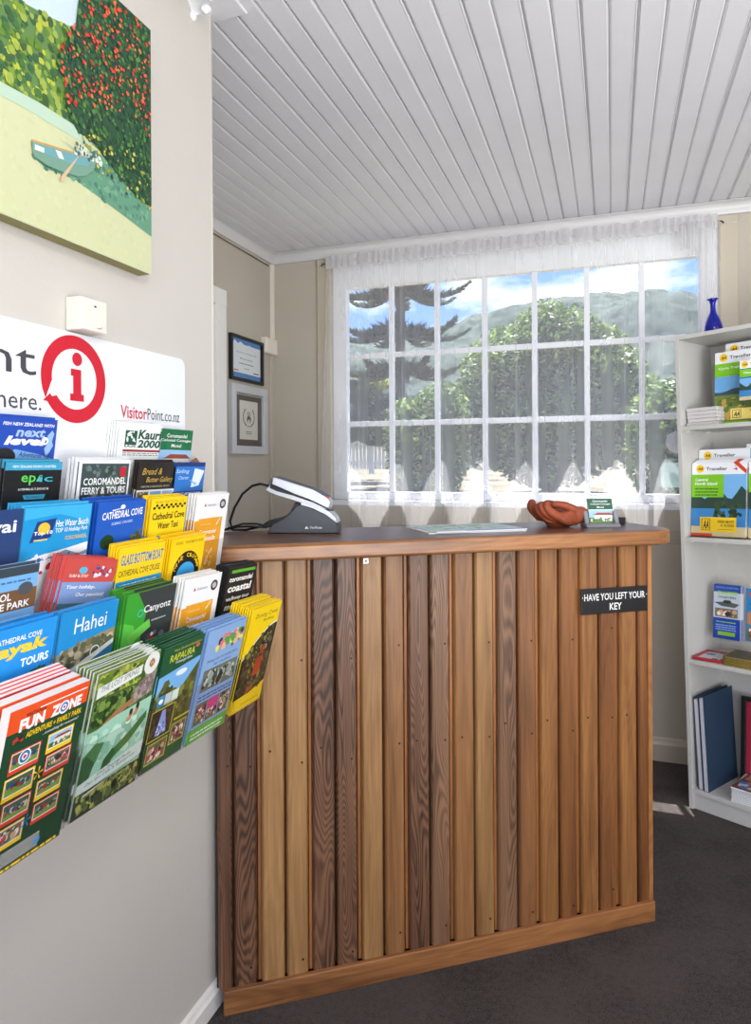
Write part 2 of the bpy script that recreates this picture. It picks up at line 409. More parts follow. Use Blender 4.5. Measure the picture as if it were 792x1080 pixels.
# architrave and door on the rear-left wall (its frame edge shows past the front wall)
d = empty('door_1'); d['kind'] = 'structure'; d.location = (XR, 2.4, 0)
def dp(m, name):
    o = m.build(name); o.parent = d; o.matrix_parent_inverse = Matrix.Translation(-d.location)
dp(MB().box((XR,2.78,0),(XR+.022,2.865,2.18),M['white_trim'],bevel=.004).box((XR,1.93,0),(XR+.022,2.015,2.18),M['white_trim'],bevel=.004).box((XR,1.93,2.10),(XR+.024,2.865,2.18),M['white_trim'],bevel=.004),'door_frame')
dp(MB().box((XR,2.015,.01),(XR+.008,2.78,2.10),M['white_trim']).box((XR,2.12,1.15),(XR+.014,2.68,1.95),M['white_trim'],bevel=.005).box((XR,2.12,.2),(XR+.014,2.68,.95),M['white_trim'],bevel=.005),'door_panel')
# electrical trunking in the corner and the box below it
t = empty('cable_trunking', Matrix.Translation((XR,3.37,2.0)), 'white plastic cable trunking running down the room corner to a junction box', 'trunking')
def at(o, par):
    o.parent = par; o.matrix_parent_inverse = Matrix.Translation(-par.location); return o
at(MB().box((XR,3.345,2.02),(XR+.016,3.373,2.44),M['plastic_white'],bevel=.002).build('channel'),t)
at(MB().box((XR,3.24,1.945),(XR+.032,3.373,2.028),M['plastic_white'],bevel=.004).box((XR+.030,3.25,1.952),(XR+.034,3.363,2.02),M['plastic_white'],bevel=.002).build('junction_box'),t)
tag(MB().tube([(XR+.006,2.0,2.428),(XR+.006,2.6,2.430),(XR+.006,2.95,2.427),(XR+.006,3.32,2.425)],.0032,paint('brown_cable',(112,92,74),.6),6).build('wall_cable'),'thin brown cable clipped along the wall under the cornice','cable')

# certificates on the rear-left wall
def onwall_left(name, y0, y1, z0, z1): return frame((0,1,0),(-1,0,0),(0,0,1),(XR,y0,z0))
def picture_frame(name, label, y0, z0, w_, h_, fm, fw, art, depth=.02, mount=None):
    r = empty(name, frame((0,1,0),(-1,0,0),(0,0,1),(XR+.001,y0,z0)), label, 'picture frame')
    m = MB()
    for a in (((0,-depth,0),(fw,0,h_)),((w_-fw,-depth,0),(w_,0,h_)),((fw,-depth,0),(w_-fw,0,fw)),((fw,-depth,h_-fw),(w_-fw,0,h_))): m.box(a[0],a[1],fm,bevel=.003)
    m.build('frame', r)
    a = art.build('certificate', r, normals=False); a.location = (fw, -depth*.45, fw)
    MB().box((fw,-depth*.62,fw),(w_-fw,-depth*.60,h_-fw),M['glass']).build('glazing', r)
    return r
a = Art(.287,.197,.002,(226,230,232))
a.rect(0,.86,1,1,(70,130,190)).poly([(0,.8),(.1,.93),(.2,.86),(.3,.92),(.45,.84),(.6,.88),(.8,.83),(1,.85),(1,.72),(0,.72)],(226,230,232)).rect(0,0,1,.13,(70,130,190))
a.text('Certificate of Membership',.15,.62,.85,.67,(60,60,70)).text('Motel and cottages',.28,.47,.72,.52,(60,60,70),.01).lines(.25,.36,.75,.42,(120,120,128),1).lines(.42,.25,.6,.29,(120,120,128),1).rect(.06,.17,.22,.2,(190,90,80)).rect(.74,.17,.94,.2,(70,70,90))
picture_frame('certificate_frame','blue and white certificate in a black frame, the upper one on the rear wall',2.912,1.768,.327,.225,M['black'],.016,a)
a = Art(.276,.252,.002,(84,74,70))
a.rect(.18,.13,.84,.9,(214,210,198))
for s_ in (-1,1):
    for q in range(9):
        th = -1.2+q*.27
        a.ell(.51+s_*.20*math.cos(th*.85),.58+.17*math.sin(th),.020,(50,56,54),.022,6)
a.ell(.51,.53,.075,(70,76,72)).ell(.51,.49,.04,(214,210,198)).lines(.44,.62,.58,.70,(90,90,90),2).text('WINNER',.42,.38,.6,.41,(50,50,50),.01).lines(.4,.24,.62,.31,(90,90,90),2)
picture_frame('award_frame','award with laurel wreath and brown mount in a silver frame, below the blue certificate',2.904,1.405,.362,.345,M['silver'],.042,a,.026)

# ================================================================== FRONT LEFT WALL: canvas, switch, sign
A_ = (0,1,0); B_ = (-1,0,0); Z_ = (0,0,1)
cw, chh = .768, .515
r = empty('beach_canvas', frame(A_,B_,Z_,(XF+.002,.45,1.753)), 'stretched canvas print of a dinghy on a sandy beach under a red-flowering tree', 'wall art')
MB().box((0,-.030,0),(cw,0,chh),paint('canvas_edge',(150,142,92),.8,.06,30),bevel=.002).build('stretcher', r)
a = Art(cw,chh,step=.00004,slab=False); U = cw; V = chh
def uv(P): return [(x/U, y/V) for x, y in P]
a.rect(0,0,1,1,(196,214,222))
sand = uv([(0,0),(.768,0),(.768,.20),(.6,.216),(.534,.212),(.456,.212),(.387,.207),(.2,.2),(0,.2)])
hill = uv([(0,.2),(0,.4),(.2,.42),(.36,.362),(.385,.372),(.421,.362),(.489,.375),(.557,.391),(.62,.38),(.62,.21),(.5,.2)])
a.poly(hill,(92,130,70))
a.blobs(0,.2/V,.62/U,.40/V,[(66,110,52),(120,150,52),(150,170,70),(52,92,60),(96,130,40),(176,184,60),(60,90,44)],1500,.013,hill)
a.poly(sand,(200,203,160)); a.blobs(0,0,1,.21/V,[(203,206,164),(197,200,156),(201,203,158)],500,.008,sand)
a.poly(uv([(0,.208),(.40,.209),(.47,.214),(.56,.213),(.6,.19),(.45,.19),(0,.17)]),(180,204,182))
shadow = uv([(.449,.119),(.48,.108),(.555,.115),(.655,.099),(.768,.080),(.768,.236),(.6,.19),(.55,.14)])
a.poly(shadow,(94,146,118)); a.blobs(.45/U,.09/V,1,.2/V,[(84,134,112),(110,160,130),(70,118,96)],260,.02,shadow)
tree = uv([(.572,.515),(.560,.44),(.553,.394),(.515,.33),(.505,.30),(.531,.283),(.525,.25),(.535,.222),(.556,.205),(.6,.20),(.66,.17),(.72,.145),(.768,.14),(.768,.515)])
a.poly(tree,(38,76,48))
a.blobs(.5/U,.14/V,1,1,[(30,64,44),(46,92,54),(66,112,52),(34,76,58),(90,130,60),(24,52,40)],1900,.018,tree)
low = uv([(.56,.2),(.6,.15),(.768,.13),(.768,.22),(.65,.24)])
a.blobs(.55/U,.13/V,1,.24/V,[(150,150,50),(40,70,56),(200,190,90)],120,.02,low)
flo = uv([(.572,.515),(.553,.41),(.51,.325),(.515,.30),(.53,.24),(.60,.27),(.66,.29),(.72,.30),(.768,.28),(.768,.515)])
a.blobs(.5/U,.24/V,1,1,[(214,52,44),(232,88,60),(188,34,40),(216,120,70)],420,.015,flo)
a.poly(uv([(.448,.142),(.5,.152),(.555,.164),(.590,.172),(.601,.168),(.592,.148),(.575,.132),(.555,.122),(.517,.115),(.48,.112),(.452,.116)]),(112,152,132))
a.poly(uv([(.451,.141),(.554,.163),(.592,.168),(.577,.150),(.534,.138),(.451,.127)]),(104,158,166)).poly(uv([(.455,.137),(.475,.139),(.475,.131),(.455,.128)]),(226,226,210)).poly(uv([(.50,.147),(.513,.149),(.52,.138),(.508,.136)]),(226,226,210))
a.poly(uv([(.448,.142),(.555,.164),(.592,.172),(.592,.169),(.555,.161),(.448,.1385)]),(196,150,70))
a.poly(uv([(.555,.160),(.559,.164),(.524,.110),(.518,.098),(.510,.097),(.514,.108)]),(206,176,140))
a.poly(uv([(.507,.169),(.56,.172),(.6,.181),(.61,.176),(.58,.166),(.55,.168)]),(172,186,172)); a.blobs(.54/U,.155/V,.62/U,.185/V,[(210,220,210),(70,100,90)],40,.06)
o = a.build('canvas_print', r, normals=False); o.location = (0,-.0305,0)
# switch
r = empty('light_switch', frame(A_,B_,Z_,(XF+.001,1.011,1.600)), 'cream surface-mounted light switch above the white sign', 'light switch')
MB().box((0,-.034,0),(.068,0,.062),M['plastic_white'],bevel=.003).build('mounting_block', r)
m = MB().box((.002,-.038,.001),(.066,-.034,.061),M['plastic_white'],bevel=.002); m.build('faceplate', r)
MB().box((.036,-.046,.008),(.046,-.038,.020),M['plastic_white'],bevel=.002).build('toggle', r)
m = MB(); m.box((.032,-.0395,.046),(.036,-.038,.049),M['nail']); m.build('screw', r)
# sign board
sy0, sy1, sz0, sz1 = .30, 1.374, 1.16, 1.597
r = empty('visitor_sign', frame(A_,B_,Z_,(XF+.001,sy0,sz0)), 'white visitor sign board with a red letter i in a ring, fixed above the brochures', 'sign')
W = sy1-sy0; H = sz1-sz0
pts = [(0,0),(W,0)]+[(W-.02+.02*math.cos(t*PI/12), H-.02+.02*math.sin(t*PI/12)) for t in range(0,7)]+[(0,H)]
m = MB().prism(pts,1,-.008,0,ink((228,231,236),.25)); bd = m.build('board', r)
a = Art(W,H,step=.00005,slab=False)
def U_(y): return (y-sy0)/W
def V_(z): return (z-sz0)/H
red = (200,24,46)
a.ring(U_(1.0255),V_(1.511),.056/W,.081/W,red,64)
a.poly([(U_(.955),V_(1.470)),(U_(.981),V_(1.478)),(U_(.969),V_(1.503))],(238,240,244)).poly([(U_(.949),V_(1.466)),(U_(.965),V_(1.480)),(U_(.981),V_(1.463))],red)
a.ell(U_(1.031),V_(1.549),.0125/W,red)
a.poly([(U_(q[0]),V_(q[1])) for q in ((1.015,1.530),(1.041,1.530),(1.041,1.484),(1.0475,1.484),(1.0475,1.471),(1.013,1.471),(1.013,1.484),(1.0205,1.484),(1.0205,1.517),(1.015,1.517))],red)
g = (70,68,74)
a.text('visitorpoint',U_(.33),V_(1.489),U_(.934),V_(1.556),g)
a.text('Your adventure starts here.',U_(.42),V_(1.447),U_(.945),V_(1.477),g)
a.text('Visitor',U_(1.150),V_(1.448),U_(1.233),V_(1.474),(196,30,50),.012)
a.text('Point.co.nz',U_(1.235),V_(1.449),U_(1.350),V_(1.473),g)
o = a.build('lettering', bd, normals=False); o.location = (0,-.0085,0)
# ================================================================== BROCHURE RACK
RY0, RY1 = .60, 1.372
TIER = {1:(-.907,1.430,8),2:(-.877,1.357,8),3:(-.816,1.288,9),4:(-.785,1.210,10),5:(-.745,1.138,11),6:(-.686,1.053,14)}
def tier_mat(k, y, top=0.0, back=0.0, h=.215, roll=0.0):
    """matrix of a sheet standing in tier k: left edge at y, bottom origin; top = extra height, back = distance behind the front sheet"""
    X, Z, lean = TIER[k]; t = math.radians(lean)
    up = Vector((math.sin(t),0,math.cos(t))); right = Vector((0,1,0)); away = up.cross(right)      # x cross y = z  ->  y = z cross x
    if roll:
        q = Matrix.Rotation(roll, 3, away); right = q @ right; up = q @ up
    o = Vector((X,y,Z)) - up*(h-top) + away*back
    return frame(right, away, up, o)
rack = empty('brochure_rack', Matrix.Translation((XF,1.0,.82)), 'clear acrylic tiered brochure rack fixed to the wall under the sign', 'brochure rack')
COLY = [(.640,.775),(.783,.936),(.943,1.076),(1.083,1.226),(1.233,1.370)]
for k in range(1,7):
    X, Z, lean = TIER[k]; h = .225
    for ci, (ya, yb) in enumerate(COLY):
        mt = tier_mat(k, ya, 0, 0, .217); w_ = yb-ya; D = {1:.034,2:.029,3:.046,4:.034,5:.040,6:.056}[k]
        m = MB(); ac = M['acrylic']; lip = .115
        m.box((-.001,-.0045,-.003),(w_+.001,-.003,lip),ac,mt); m.box((-.001,-.0045,-.003),(w_+.001,D,-.0018),ac,mt)
        m.box((-.0015,-.0045,-.003),(-.0005,D,lip*1.05),ac,mt); m.box((w_+.0005,-.0045,-.003),(w_+.0015,D,lip*1.05),ac,mt)
        o = m.build('pocket'); o.parent = rack; o.matrix_parent_inverse = Matrix.Translation(-rack.location)
m = MB().box((XF+.0005,RY0,.85),(XF+.006,RY1,1.16),M['acrylic']); o = m.build('back_plate'); o.parent = rack; o.matrix_parent_inverse = Matrix.Translation(-rack.location)
m = MB()
for y in (RY0+.03,RY1-.03):
    for z in (.87,1.0):
        o = MB().box((XF+.006,y-.008,z),(XF+.10,y+.008,z+.004),M['acrylic']).build('bracket'); o.parent = rack; o.matrix_parent_inverse = Matrix.Translation(-rack.location)

def stack(k, y, w_, art, name, lab, n=4, h=.215, top=0.0, roll=0.0, gap=.0055, back_lab=None, jit=.0025, gathered=None, body=None):
    """front copy with its artwork, then n copies standing behind it in the same pocket"""
    f = art.build(name, normals=False); f.matrix_world = tier_mat(k, y, top, 0, h, roll)
    group = lab+' stack' if n else None
    tag(f, lab+(', front copy' if n else ''), 'brochure', group)
    r_ = random.Random(int(y*1000)+k)
    for i in range(1, n+1):
        g = dup(f, tier_mat(k, y-r_.uniform(0,jit)-.0004*i, top+r_.uniform(-.001,.004), gap*i, h, roll+r_.uniform(-.006,.006)), 'copy behind the '+lab, group)
    return f
Wt = (244,244,242); K = (24,24,26)
# ---- tier 1
a = Art(.119,.215,vs=.87,body=(30,70,170)); a.rect(0,0,1,1,(34,76,178)).text('FISH NEW ZEALAND WITH',.06,.925,.95,.955,Wt,.02,.2)
a.text('next',.28,.83,.80,.905,(170,196,232),.03,.2).text('level',.10,.755,.84,.835,Wt,.05,.25)
a.poly([(.80,.73),(.86,.78),(.84,.85),(.92,.90),(.96,.87),(.93,.80),(.96,.76),(.88,.68),(.84,.66)],(150,186,230)).ring(.80,.80,.035,.065,Wt,20)
a.poly([(0,.66),(.3,.72),(.7,.68),(1,.63),(1,0),(0,0)],(120,170,224)).text('Adventures NZ',.36,.655,.92,.70,(20,50,120),.01,.3,-.03)
a.ell(.13,.60,.16,(196,150,124)).ell(.13,.655,.18,(40,38,42),.075).rect(-.0,.60,.26,.625,(30,60,130)).poly([(0,.5),(.28,.5),(.4,.3),(0,.3)],(40,60,110)).rect(.06,.555,.2,.56,(240,240,240))
stack(1,.829,.119,a,'brochure','blue fishing brochure showing a man in cap and sunglasses',2)
a = Art(.133,.215,vs=.87); a.rect(0,0,1,1,(238,242,240))
a.rect(.13,.775,.40,.93,(30,84,64)).blobs(.14,.80,.40,.93,[(238,242,240)],14,.12).text('KAURI',.13,.745,.38,.785,(30,60,50),.02)
a.text('Kauri',.42,.84,1.0,.945,(22,74,58),.035,.15).text('2000',.42,.745,.98,.835,(22,74,58),.035,.15).rect(.1,.70,1,.725,(150,40,40)).lines(.1,.66,.95,.70,(90,90,90),2)
stack(1,1.109,.13,a,'brochure','white brochure with a dark green kauri logo',5,gap=.006,jit=.001,top=.004)
a = Art(.119,.215,vs=.87); a.rect(0,0,1,1,(20,110,66)).text('Coromandel',.2,.90,.82,.945,Wt,.012).text('Colonial Cottages',.04,.845,.96,.885,Wt,.012).text('Motel',.36,.785,.66,.825,Wt,.012).photo('house',0,.5,1,.755).rect(0,0,1,.5,(20,110,66))
stack(1,1.237,.119,a,'brochure','green motel brochure with white lettering over a photo of the cottages',0)
# ---- tier 2
a = Art(.115,.215,vs=.87,body=K); a.rect(0,0,1,1,(26,28,30)).rect(0,.93,1,1,(60,160,196)).text('NEW ZEALAND FISHING CHARTERS',.12,.95,.88,.972,Wt,.01)
a.text('ep',.28,.80,.53,.885,(96,206,84),.01).text('ic',.60,.825,.84,.885,(60,180,196),.01).poly([(.54,.83),(.60,.89),(.60,.83)],(80,196,160)).text('AS FISHING AS IT SHOULD BE',.24,.755,.78,.775,Wt).poly([(.36,.675),(.70,.675),(.73,.715),(.33,.715)],(60,160,196)).text('THE WORLD IS',.38,.685,.68,.705,(20,40,60),.01).rect(.3,.45,.8,.62,(120,176,214))
stack(2,.812,.115,a,'brochure','black fishing charter brochure with green and cyan lower case title',3)
a = Art(.133,.215,vs=.87); a.rect(0,0,1,1,(232,234,236)).rect(.04,0,.97,.965,(60,76,80)).blobs(.04,.3,.97,.965,[(48,70,60),(84,100,92),(36,50,54),(110,126,120)],160,.07).blobs(.5,.30,.95,.65,[(120,130,190),(210,214,230)],20,.06)
a.rect(.79,.835,.91,.93,(196,38,50)).text('COROMANDEL',.09,.755,.93,.825,Wt,.02).text('FERRY & TOURS',.07,.665,.93,.735,Wt,.02).text('discover the peninsula',.16,.60,.86,.645,Wt,.0,.25)
stack(2,.968,.133,a,'brochure','white-bordered ferry brochure with dark forest photo and red square',3,gap=.007,jit=.003,top=.004)
a = Art(.122,.215,vs=.87,body=(40,34,28)); a.rect(0,0,1,1,(36,31,28)).text('Bread &',.1,.865,.62,.935,(206,172,66),.0,.35).text('Butter Gallery',.22,.765,.94,.84,(206,172,66),.0,.35).text('CREATIVE COROMANDEL ARTISTS',.1,.725,.86,.745,(210,200,170))
a.rect(0,0,1,.70,Wt)
for q in range(3): a.photo(['people','coast','house'][q],.02+q*.33,.42,.31+q*.33,.68)
stack(2,1.127,.122,a,'brochure','black gallery brochure with gold script above small photos',2,gap=.0045)
a = Art(.119,.215,vs=.87,body=(40,110,190)); a.rect(0,0,1,1,(44,118,200)).rect(0,.95,1,1,(26,56,120)).poly([(.58,.70),(.66,.93),(.98,.90),(.84,.72)],(226,236,246)).poly([(.5,.80),(.72,.72),(.76,.75)],(150,190,230)).text('Sailing',.08,.86,.50,.92,(206,230,250),.0,.3).text('Charter',.18,.80,.50,.84,(206,230,250),.0,.3).rect(0,.60,1,.66,(26,56,120)).text('SAILING ADVENTURES',.08,.615,.92,.645,Wt,.01)
stack(2,1.241,.119,a,'brochure','bright blue sailing brochure with a white sail',0)
# ---- tier 3
a = Art(.125,.215,vs=.87,body=(38,64,112)); a.rect(0,0,1,1,(40,66,116)).text('Hawai',.1,.82,.92,.92,Wt,.02)
stack(3,.662,.125,a,'brochure','navy brochure with large white lettering at the left frame edge',0)
a = Art(.137,.215,vs=.87,body=(30,150,206)); a.rect(0,0,1,1,(226,232,238)).poly([(0,.56),(.3,.60),(.7,.63),(1,.66),(1,1),(0,1)],(26,150,210)).poly([(0,.9),(.5,.93),(.9,.86),(1,.80),(1,1),(0,1)],(60,176,226))
a.poly([(.10,.71),(.40,.74),(.46,.90),(.18,.88)],(24,60,130)).ell(.29,.82,.085,(248,196,60),.05).text('Top 10',.15,.76,.42,.80,Wt,.02).lines(.16,.72,.36,.75,(248,220,90),1)
a.text('Hot Water Beach',.46,.82,.97,.88,Wt,.01).text('TOP 10 Holiday Park',.46,.76,.97,.81,Wt,.01).text('COROMANDEL',.62,.70,.97,.735,(230,190,90),.01)
a.ridge(.3,.55,1,.57,.63,(120,150,170),8,3).blobs(.1,.42,.97,.62,[(50,50,60),(190,50,60),(60,90,150),(230,230,230)],34,.045)
stack(3,.790,.137,a,'brochure','sky blue and white holiday park brochure with a yellow sun badge',5,gap=.006,jit=.002)
a = Art(.125,.215,vs=.87,body=(26,84,178)); a.rect(0,0,1,1,(28,90,190)).text('CATHEDRAL COVE',.10,.83,.94,.90,Wt,.02,0,.03).text('SCENIC CRUISES',.30,.775,.74,.80,(200,220,246),.01,0,.03).ell(.50,.945,.05,(230,236,246),.022).poly([(.3,.91),(.5,.93),(.5,.935),(.28,.92)],Wt).ell(.25,.62,.14,(34,64,36),.07).blobs(.55,.45,1,.76,[(60,84,40),(90,104,60),(110,100,80)],90,.1,[(.55,.45),(1,.45),(1,.78),(.8,.68)])
stack(3,.943,.125,a,'brochure','deep blue cruise brochure with a white title and dark tree',5,gap=.006)
a = Art(.113,.215,vs=.87,body=(246,206,30)); a.rect(0,0,1,1,(120,150,190)).rect(0,.60,1,1,(250,212,26)).text('THE BEST WAY TO THE COVE',.08,.945,.9,.97,(120,110,30))
for q in range(14):
    for j in range(2):
        if (q+j) % 2 == 0: a.rect(.05+q*.065,.885+j*.025,.05+(q+1)*.065,.91+j*.025,K)
a.text('Cathedral Cove',.05,.775,.96,.85,K,.015).text('Water Taxi',.22,.675,.8,.745,K,.015).photo('coast',0,.3,1,.6)
stack(3,1.086,.113,a,'brochure','yellow water taxi brochure with a black checkered band',3,gap=.006)
def penin():
    a = Art(.124,.215,vs=.87); a.rect(0,0,1,1,(242,242,242)).rect(.0,.0,.82,.70,(234,160,30)).poly([(0,0),(1,0),(1,.08),(.82,.08),(.82,.0)],(242,242,242)).rect(.12,.0,.86,.72,(236,164,34))
    a.ell(.82,.875,.10,(58,54,58)).ell(.82,.875,.055,(200,196,200)).text('destination',.34,.86,.62,.89,(110,100,110)).poly([(.24,.86),(.30,.86),(.27,.9)],(170,40,60)).text('Pocket Guide',.2,.64,.5,.665,(250,220,160)).text('Coromandel',.18,.535,.70,.59,Wt,.01).text('Peninsula',.18,.455,.70,.515,Wt,.01).poly([(.68,.64),(.8,.72),(.79,.70),(.69,.625)],Wt)
    a.blobs(.3,.08,.7,.38,[(250,206,130)],14,.14)
    a.ell(.27,.37,.05,(200,40,40))
    return a
stack(3,1.236,.124,penin(),'brochure','white and orange peninsula guide standing tall beside the card terminal',3,gap=.0065,jit=.003)
# ---- tier 4
a = Art(.13,.215,vs=.87,body=(150,190,226)); a.rect(0,0,1,1,(120,176,224)).rect(0,.93,1,1,(60,70,80)).lines(.06,.88,.9,.91,(60,110,170),1).rect(0,.66,1,.82,(118,84,54)).text('WOOL',.30,.745,.66,.805,Wt,.02).text('NATURE PARK',.12,.675,.92,.73,Wt,.02).ell(.84,.82,.1,(80,84,88),.05).poly([(.05,.15),(.95,.15),(.95,.6),(.05,.6)],(196,220,242)).text('FARM PARK',.1,.53,.6,.57,(40,80,140),.01).lines(.1,.25,.85,.5,(110,140,180),7)
stack(4,.655,.13,a,'brochure','pale blue nature park brochure with a brown title band and a bird',2)
a = Art(.118,.215,vs=.87,body=(206,80,74)); a.rect(0,0,1,1,(206,80,74)).rect(0,.62,1,.80,(130,156,206)).rect(0,.40,1,.62,(70,110,124)).ell(.34,.90,.08,(90,180,210),.03).text('SURF & STAY',.1,.84,.46,.865,Wt,.01).blobs(.5,.83,.95,.95,[(60,70,150),(220,220,235),(150,50,80)],26,.08).text('Your holiday..',.1,.735,.66,.775,Wt,.02,.2).text('Our passion!',.30,.67,.85,.71,Wt,.02,.2).text('Accommodation Guide',.06,.52,.94,.58,(214,226,230),.0,.3)
stack(4,.840,.118,a,'brochure','red, blue and teal holiday booklet slumped sideways in its pocket',7,roll=.16,gap=.0035,jit=.006)
a = Art(.125,.215,vs=.87,body=(248,210,30)); a.rect(0,0,1,1,(250,208,26)).rect(0,0,1,.62,(176,196,214)).rect(0,.62,1,.68,(30,150,210)).text('GLASS BOTTOM BOAT',.05,.83,.97,.93,(30,120,190),.02).text('CATHEDRAL COVE CRUISE',.03,.725,.93,.785,(60,60,40),.01).lines(.08,.64,.9,.66,Wt,1).blobs(0,.25,.45,.58,[(50,70,40),(80,96,54),(36,50,34)],90,.09).blobs(.55,.3,1,.62,[(70,80,50),(100,100,80),(50,60,40)],80,.09).blobs(.3,.2,.9,.36,[(214,204,180),(236,236,230)],30,.07).rect(.76,.48,.87,.60,Wt)
stack(4,.958,.125,a,'brochure','yellow glass bottom boat brochure over a photo of coastal trees',4,gap=.005)
a = Art(.112,.215,vs=.87,body=(250,206,20)); a.rect(0,0,1,1,(252,206,18)).text('BOOKINGS     THE INFORMATION CENTRE',.12,.93,.94,.96,(110,90,30),.01)
a.poly([(.12,.42)]+[(.52-.40*math.cos(t*PI/14),.62+.23*math.sin(t*PI/14)) for t in range(15)]+[(.92,.42)],K)
a.poly([(.22,.42)]+[(.52-.27*math.cos(t*PI/14),.60+.13*math.sin(t*PI/14)) for t in range(15)]+[(.80,.42)],(60,160,220))
for q, ch in enumerate('CAVE CRUZER'):
    th = PI*(.90-.08*q); 
    if ch != ' ': a.text(ch,.52+.36*math.cos(th)-.035,.615+.19*math.sin(th)-.022,.52+.36*math.cos(th)+.035,.615+.19*math.sin(th)+.022,(252,206,18),.03)
a.blobs(.35,.44,.7,.6,[(60,84,90),(30,60,84)],8,.1).rect(.22,.42,.80,.46,Wt)
stack(4,1.104,.112,a,'brochure','yellow cruise brochure with a black arch over a blue cave photo',5,gap=.005)
# ---- tier 5
a = Art(.125,.215,vs=.87,body=(40,130,200)); a.rect(0,0,1,1,(36,146,224)).text('CATHEDRAL COVE',.16,.885,.80,.925,Wt,.015).text('kayak',.05,.76,.90,.88,(250,206,40),.04,.12).text('TOURS',.55,.675,.94,.74,Wt,.03).blobs(.3,.35,1,.66,[(44,70,34),(66,96,44),(30,50,30)],160,.08,[(.2,.3),(1,.3),(1,.68),(.7,.6)]).poly([(0,.42),(.5,.45),(1,.40),(1,0),(0,0)],(84,86,84)).blobs(0,.2,1,.42,[(170,164,150),(60,64,60)],60,.09)
stack(5,.652,.122,a,'brochure','blue sea kayak tours brochure with yellow lower case title',3)
a = Art(.120,.215,vs=.87,body=(60,140,200)); a.rect(0,0,1,1,(30,140,206)).text('Hahei',.24,.80,.80,.925,Wt,.0).poly([(0,.66),(.4,.72),(.7,.74),(1,.76),(1,.42),(0,.30)],(150,140,110)).blobs(0,.4,1,.74,[(120,110,84),(90,96,70),(196,180,150),(70,84,60)],130,.06,[(0,.66),(.4,.72),(.7,.74),(1,.76),(1,.5),(0,.42)]).poly([(0,.42),(.5,.52),(1,.64),(1,0),(0,0)],(50,120,160)).poly([(0,.46),(.5,.56),(1,.66),(1,.62),(.5,.50),(0,.42)],(226,226,220)).ring(.66,.60,.07,.085,Wt,24).text('Holiday Resort',.5,.44,.84,.475,Wt).lines(.55,.38,.9,.41,Wt,1)
stack(5,.786,.120,a,'brochure','blue beach resort brochure with an aerial beach photo',3,gap=.005)
a = Art(.133,.215,vs=.87,body=(60,140,50)); a.rect(0,0,1,1,(56,62,62)).poly([(0,0),(.5,0),(.36,.5),(.42,.8),(.2,1),(0,1)],(60,160,50)).poly([(0,.3),(.3,.45),(.2,.7),(0,.75)],(90,190,70)).poly([(.1,.62),(.5,.72),(.55,.64),(.15,.52)],(110,200,80)).ring(.30,.80,.04,.06,(60,190,160),20).text('Canyonz',.36,.77,.92,.86,Wt,.01).lines(.55,.69,.85,.72,(180,180,180),1).blobs(.45,.2,1,.6,[(80,84,86),(120,124,128),(40,44,46)],50,.1).ell(.60,.50,.06,(190,40,40),.05).ell(.60,.56,.03,(240,240,235)).poly([(.54,.4),(.66,.4),(.64,.3),(.56,.3)],(40,40,44))
stack(5,.927,.133,a,'brochure','green and charcoal canyoning brochure with a small climber in red',7,gap=.0048)
stack(5,1.090,.118,penin(),'brochure','white and orange peninsula guide between green and black brochures',4,gap=.006,roll=.03,jit=.004)
a = Art(.12,.215,vs=.87,body=(30,30,32)); a.rect(0,0,1,1,(34,34,36)).rect(.12,.93,.95,.965,(90,180,50))
for q,(t_,s_) in enumerate((('coromandel',.06),('coastal',.08),('walkway tour',.05),('memory',.06))): a.text(t_,.08,.83-q*.11-(0 if q<1 else .01),.90,.83-q*.11+s_,Wt,.03,.1)
a.photo('coast',.0,.15,1,.42)
stack(5,1.241,.12,a,'brochure','black coastal walkway brochure with bold white lettering',6,gap=.0045,roll=.05,jit=.004)
# ---- tier 6
a = Art(.134,.232,.013,body=(232,224,220)); a.rect(0,0,1,1,(30,70,44)).rect(0,.865,1,1,(234,84,34)).rect(.36,.955,.98,.962,Wt).text('WHITIANGA',.20,.93,.44,.955,K,.02)
a.text('FUN',.14,.855,.44,.93,Wt,.05).text('Z',.52,.862,.63,.93,Wt,.05).text('NE',.76,.862,.92,.93,Wt,.05).ring(.685,.895,.0,.07,Wt,24).ring(.685,.895,.0,.05,(40,110,190),24).ring(.685,.895,.0,.03,Wt,24).ring(.685,.895,.0,.016,(220,60,50),20)
a.text('ADVENTURE + FAMILY PARK',.24,.805,.95,.84,(250,206,30),.02).text('...something for everyone!',.45,.77,.92,.792,Wt,.0,.3).blobs(.08,.79,.22,.85,[(60,40,40),(190,60,50)],12,.2)
pan = [(.10,.615,.46,.745,(220,64,44),'grass'),(.54,.635,.88,.755,(248,200,30),'house'),(.08,.465,.44,.60,(248,200,30),'grass'),(.56,.50,.90,.625,(220,64,44),'people'),(.11,.315,.45,.45,(220,64,44),'grass'),(.50,.36,.84,.485,(248,200,30),'grass'),(.08,.165,.42,.30,(248,200,30),'people'),(.51,.215,.85,.345,(220,64,44),'grass')]
for q in pan:
    a.rect(q[0],q[1],q[2],q[3],q[4]).rect(q[0]+.015,q[1]+.024,q[2]-.015,q[3]-.008,Wt).photo(q[5],q[0]+.022,q[1]+.03,q[2]-.022,q[3]-.013)
a.ring(.26,.70,.0,.075,Wt,24).ring(.26,.70,.0,.06,(40,110,180),24).ring(.26,.70,.0,.035,Wt,24).ring(.26,.70,.0,.02,(214,60,50),24)
for (u_,v_,c_) in ((.48,.545,(250,200,30)),(.44,.27,(50,140,210))):
    for q in range(5): a.poly([(u_,v_),(u_+.06*math.cos(q*1.26),v_+.04*math.sin(q*1.26)),(u_+.06*math.cos(q*1.26+.35),v_+.04*math.sin(q*1.26+.35))],c_)
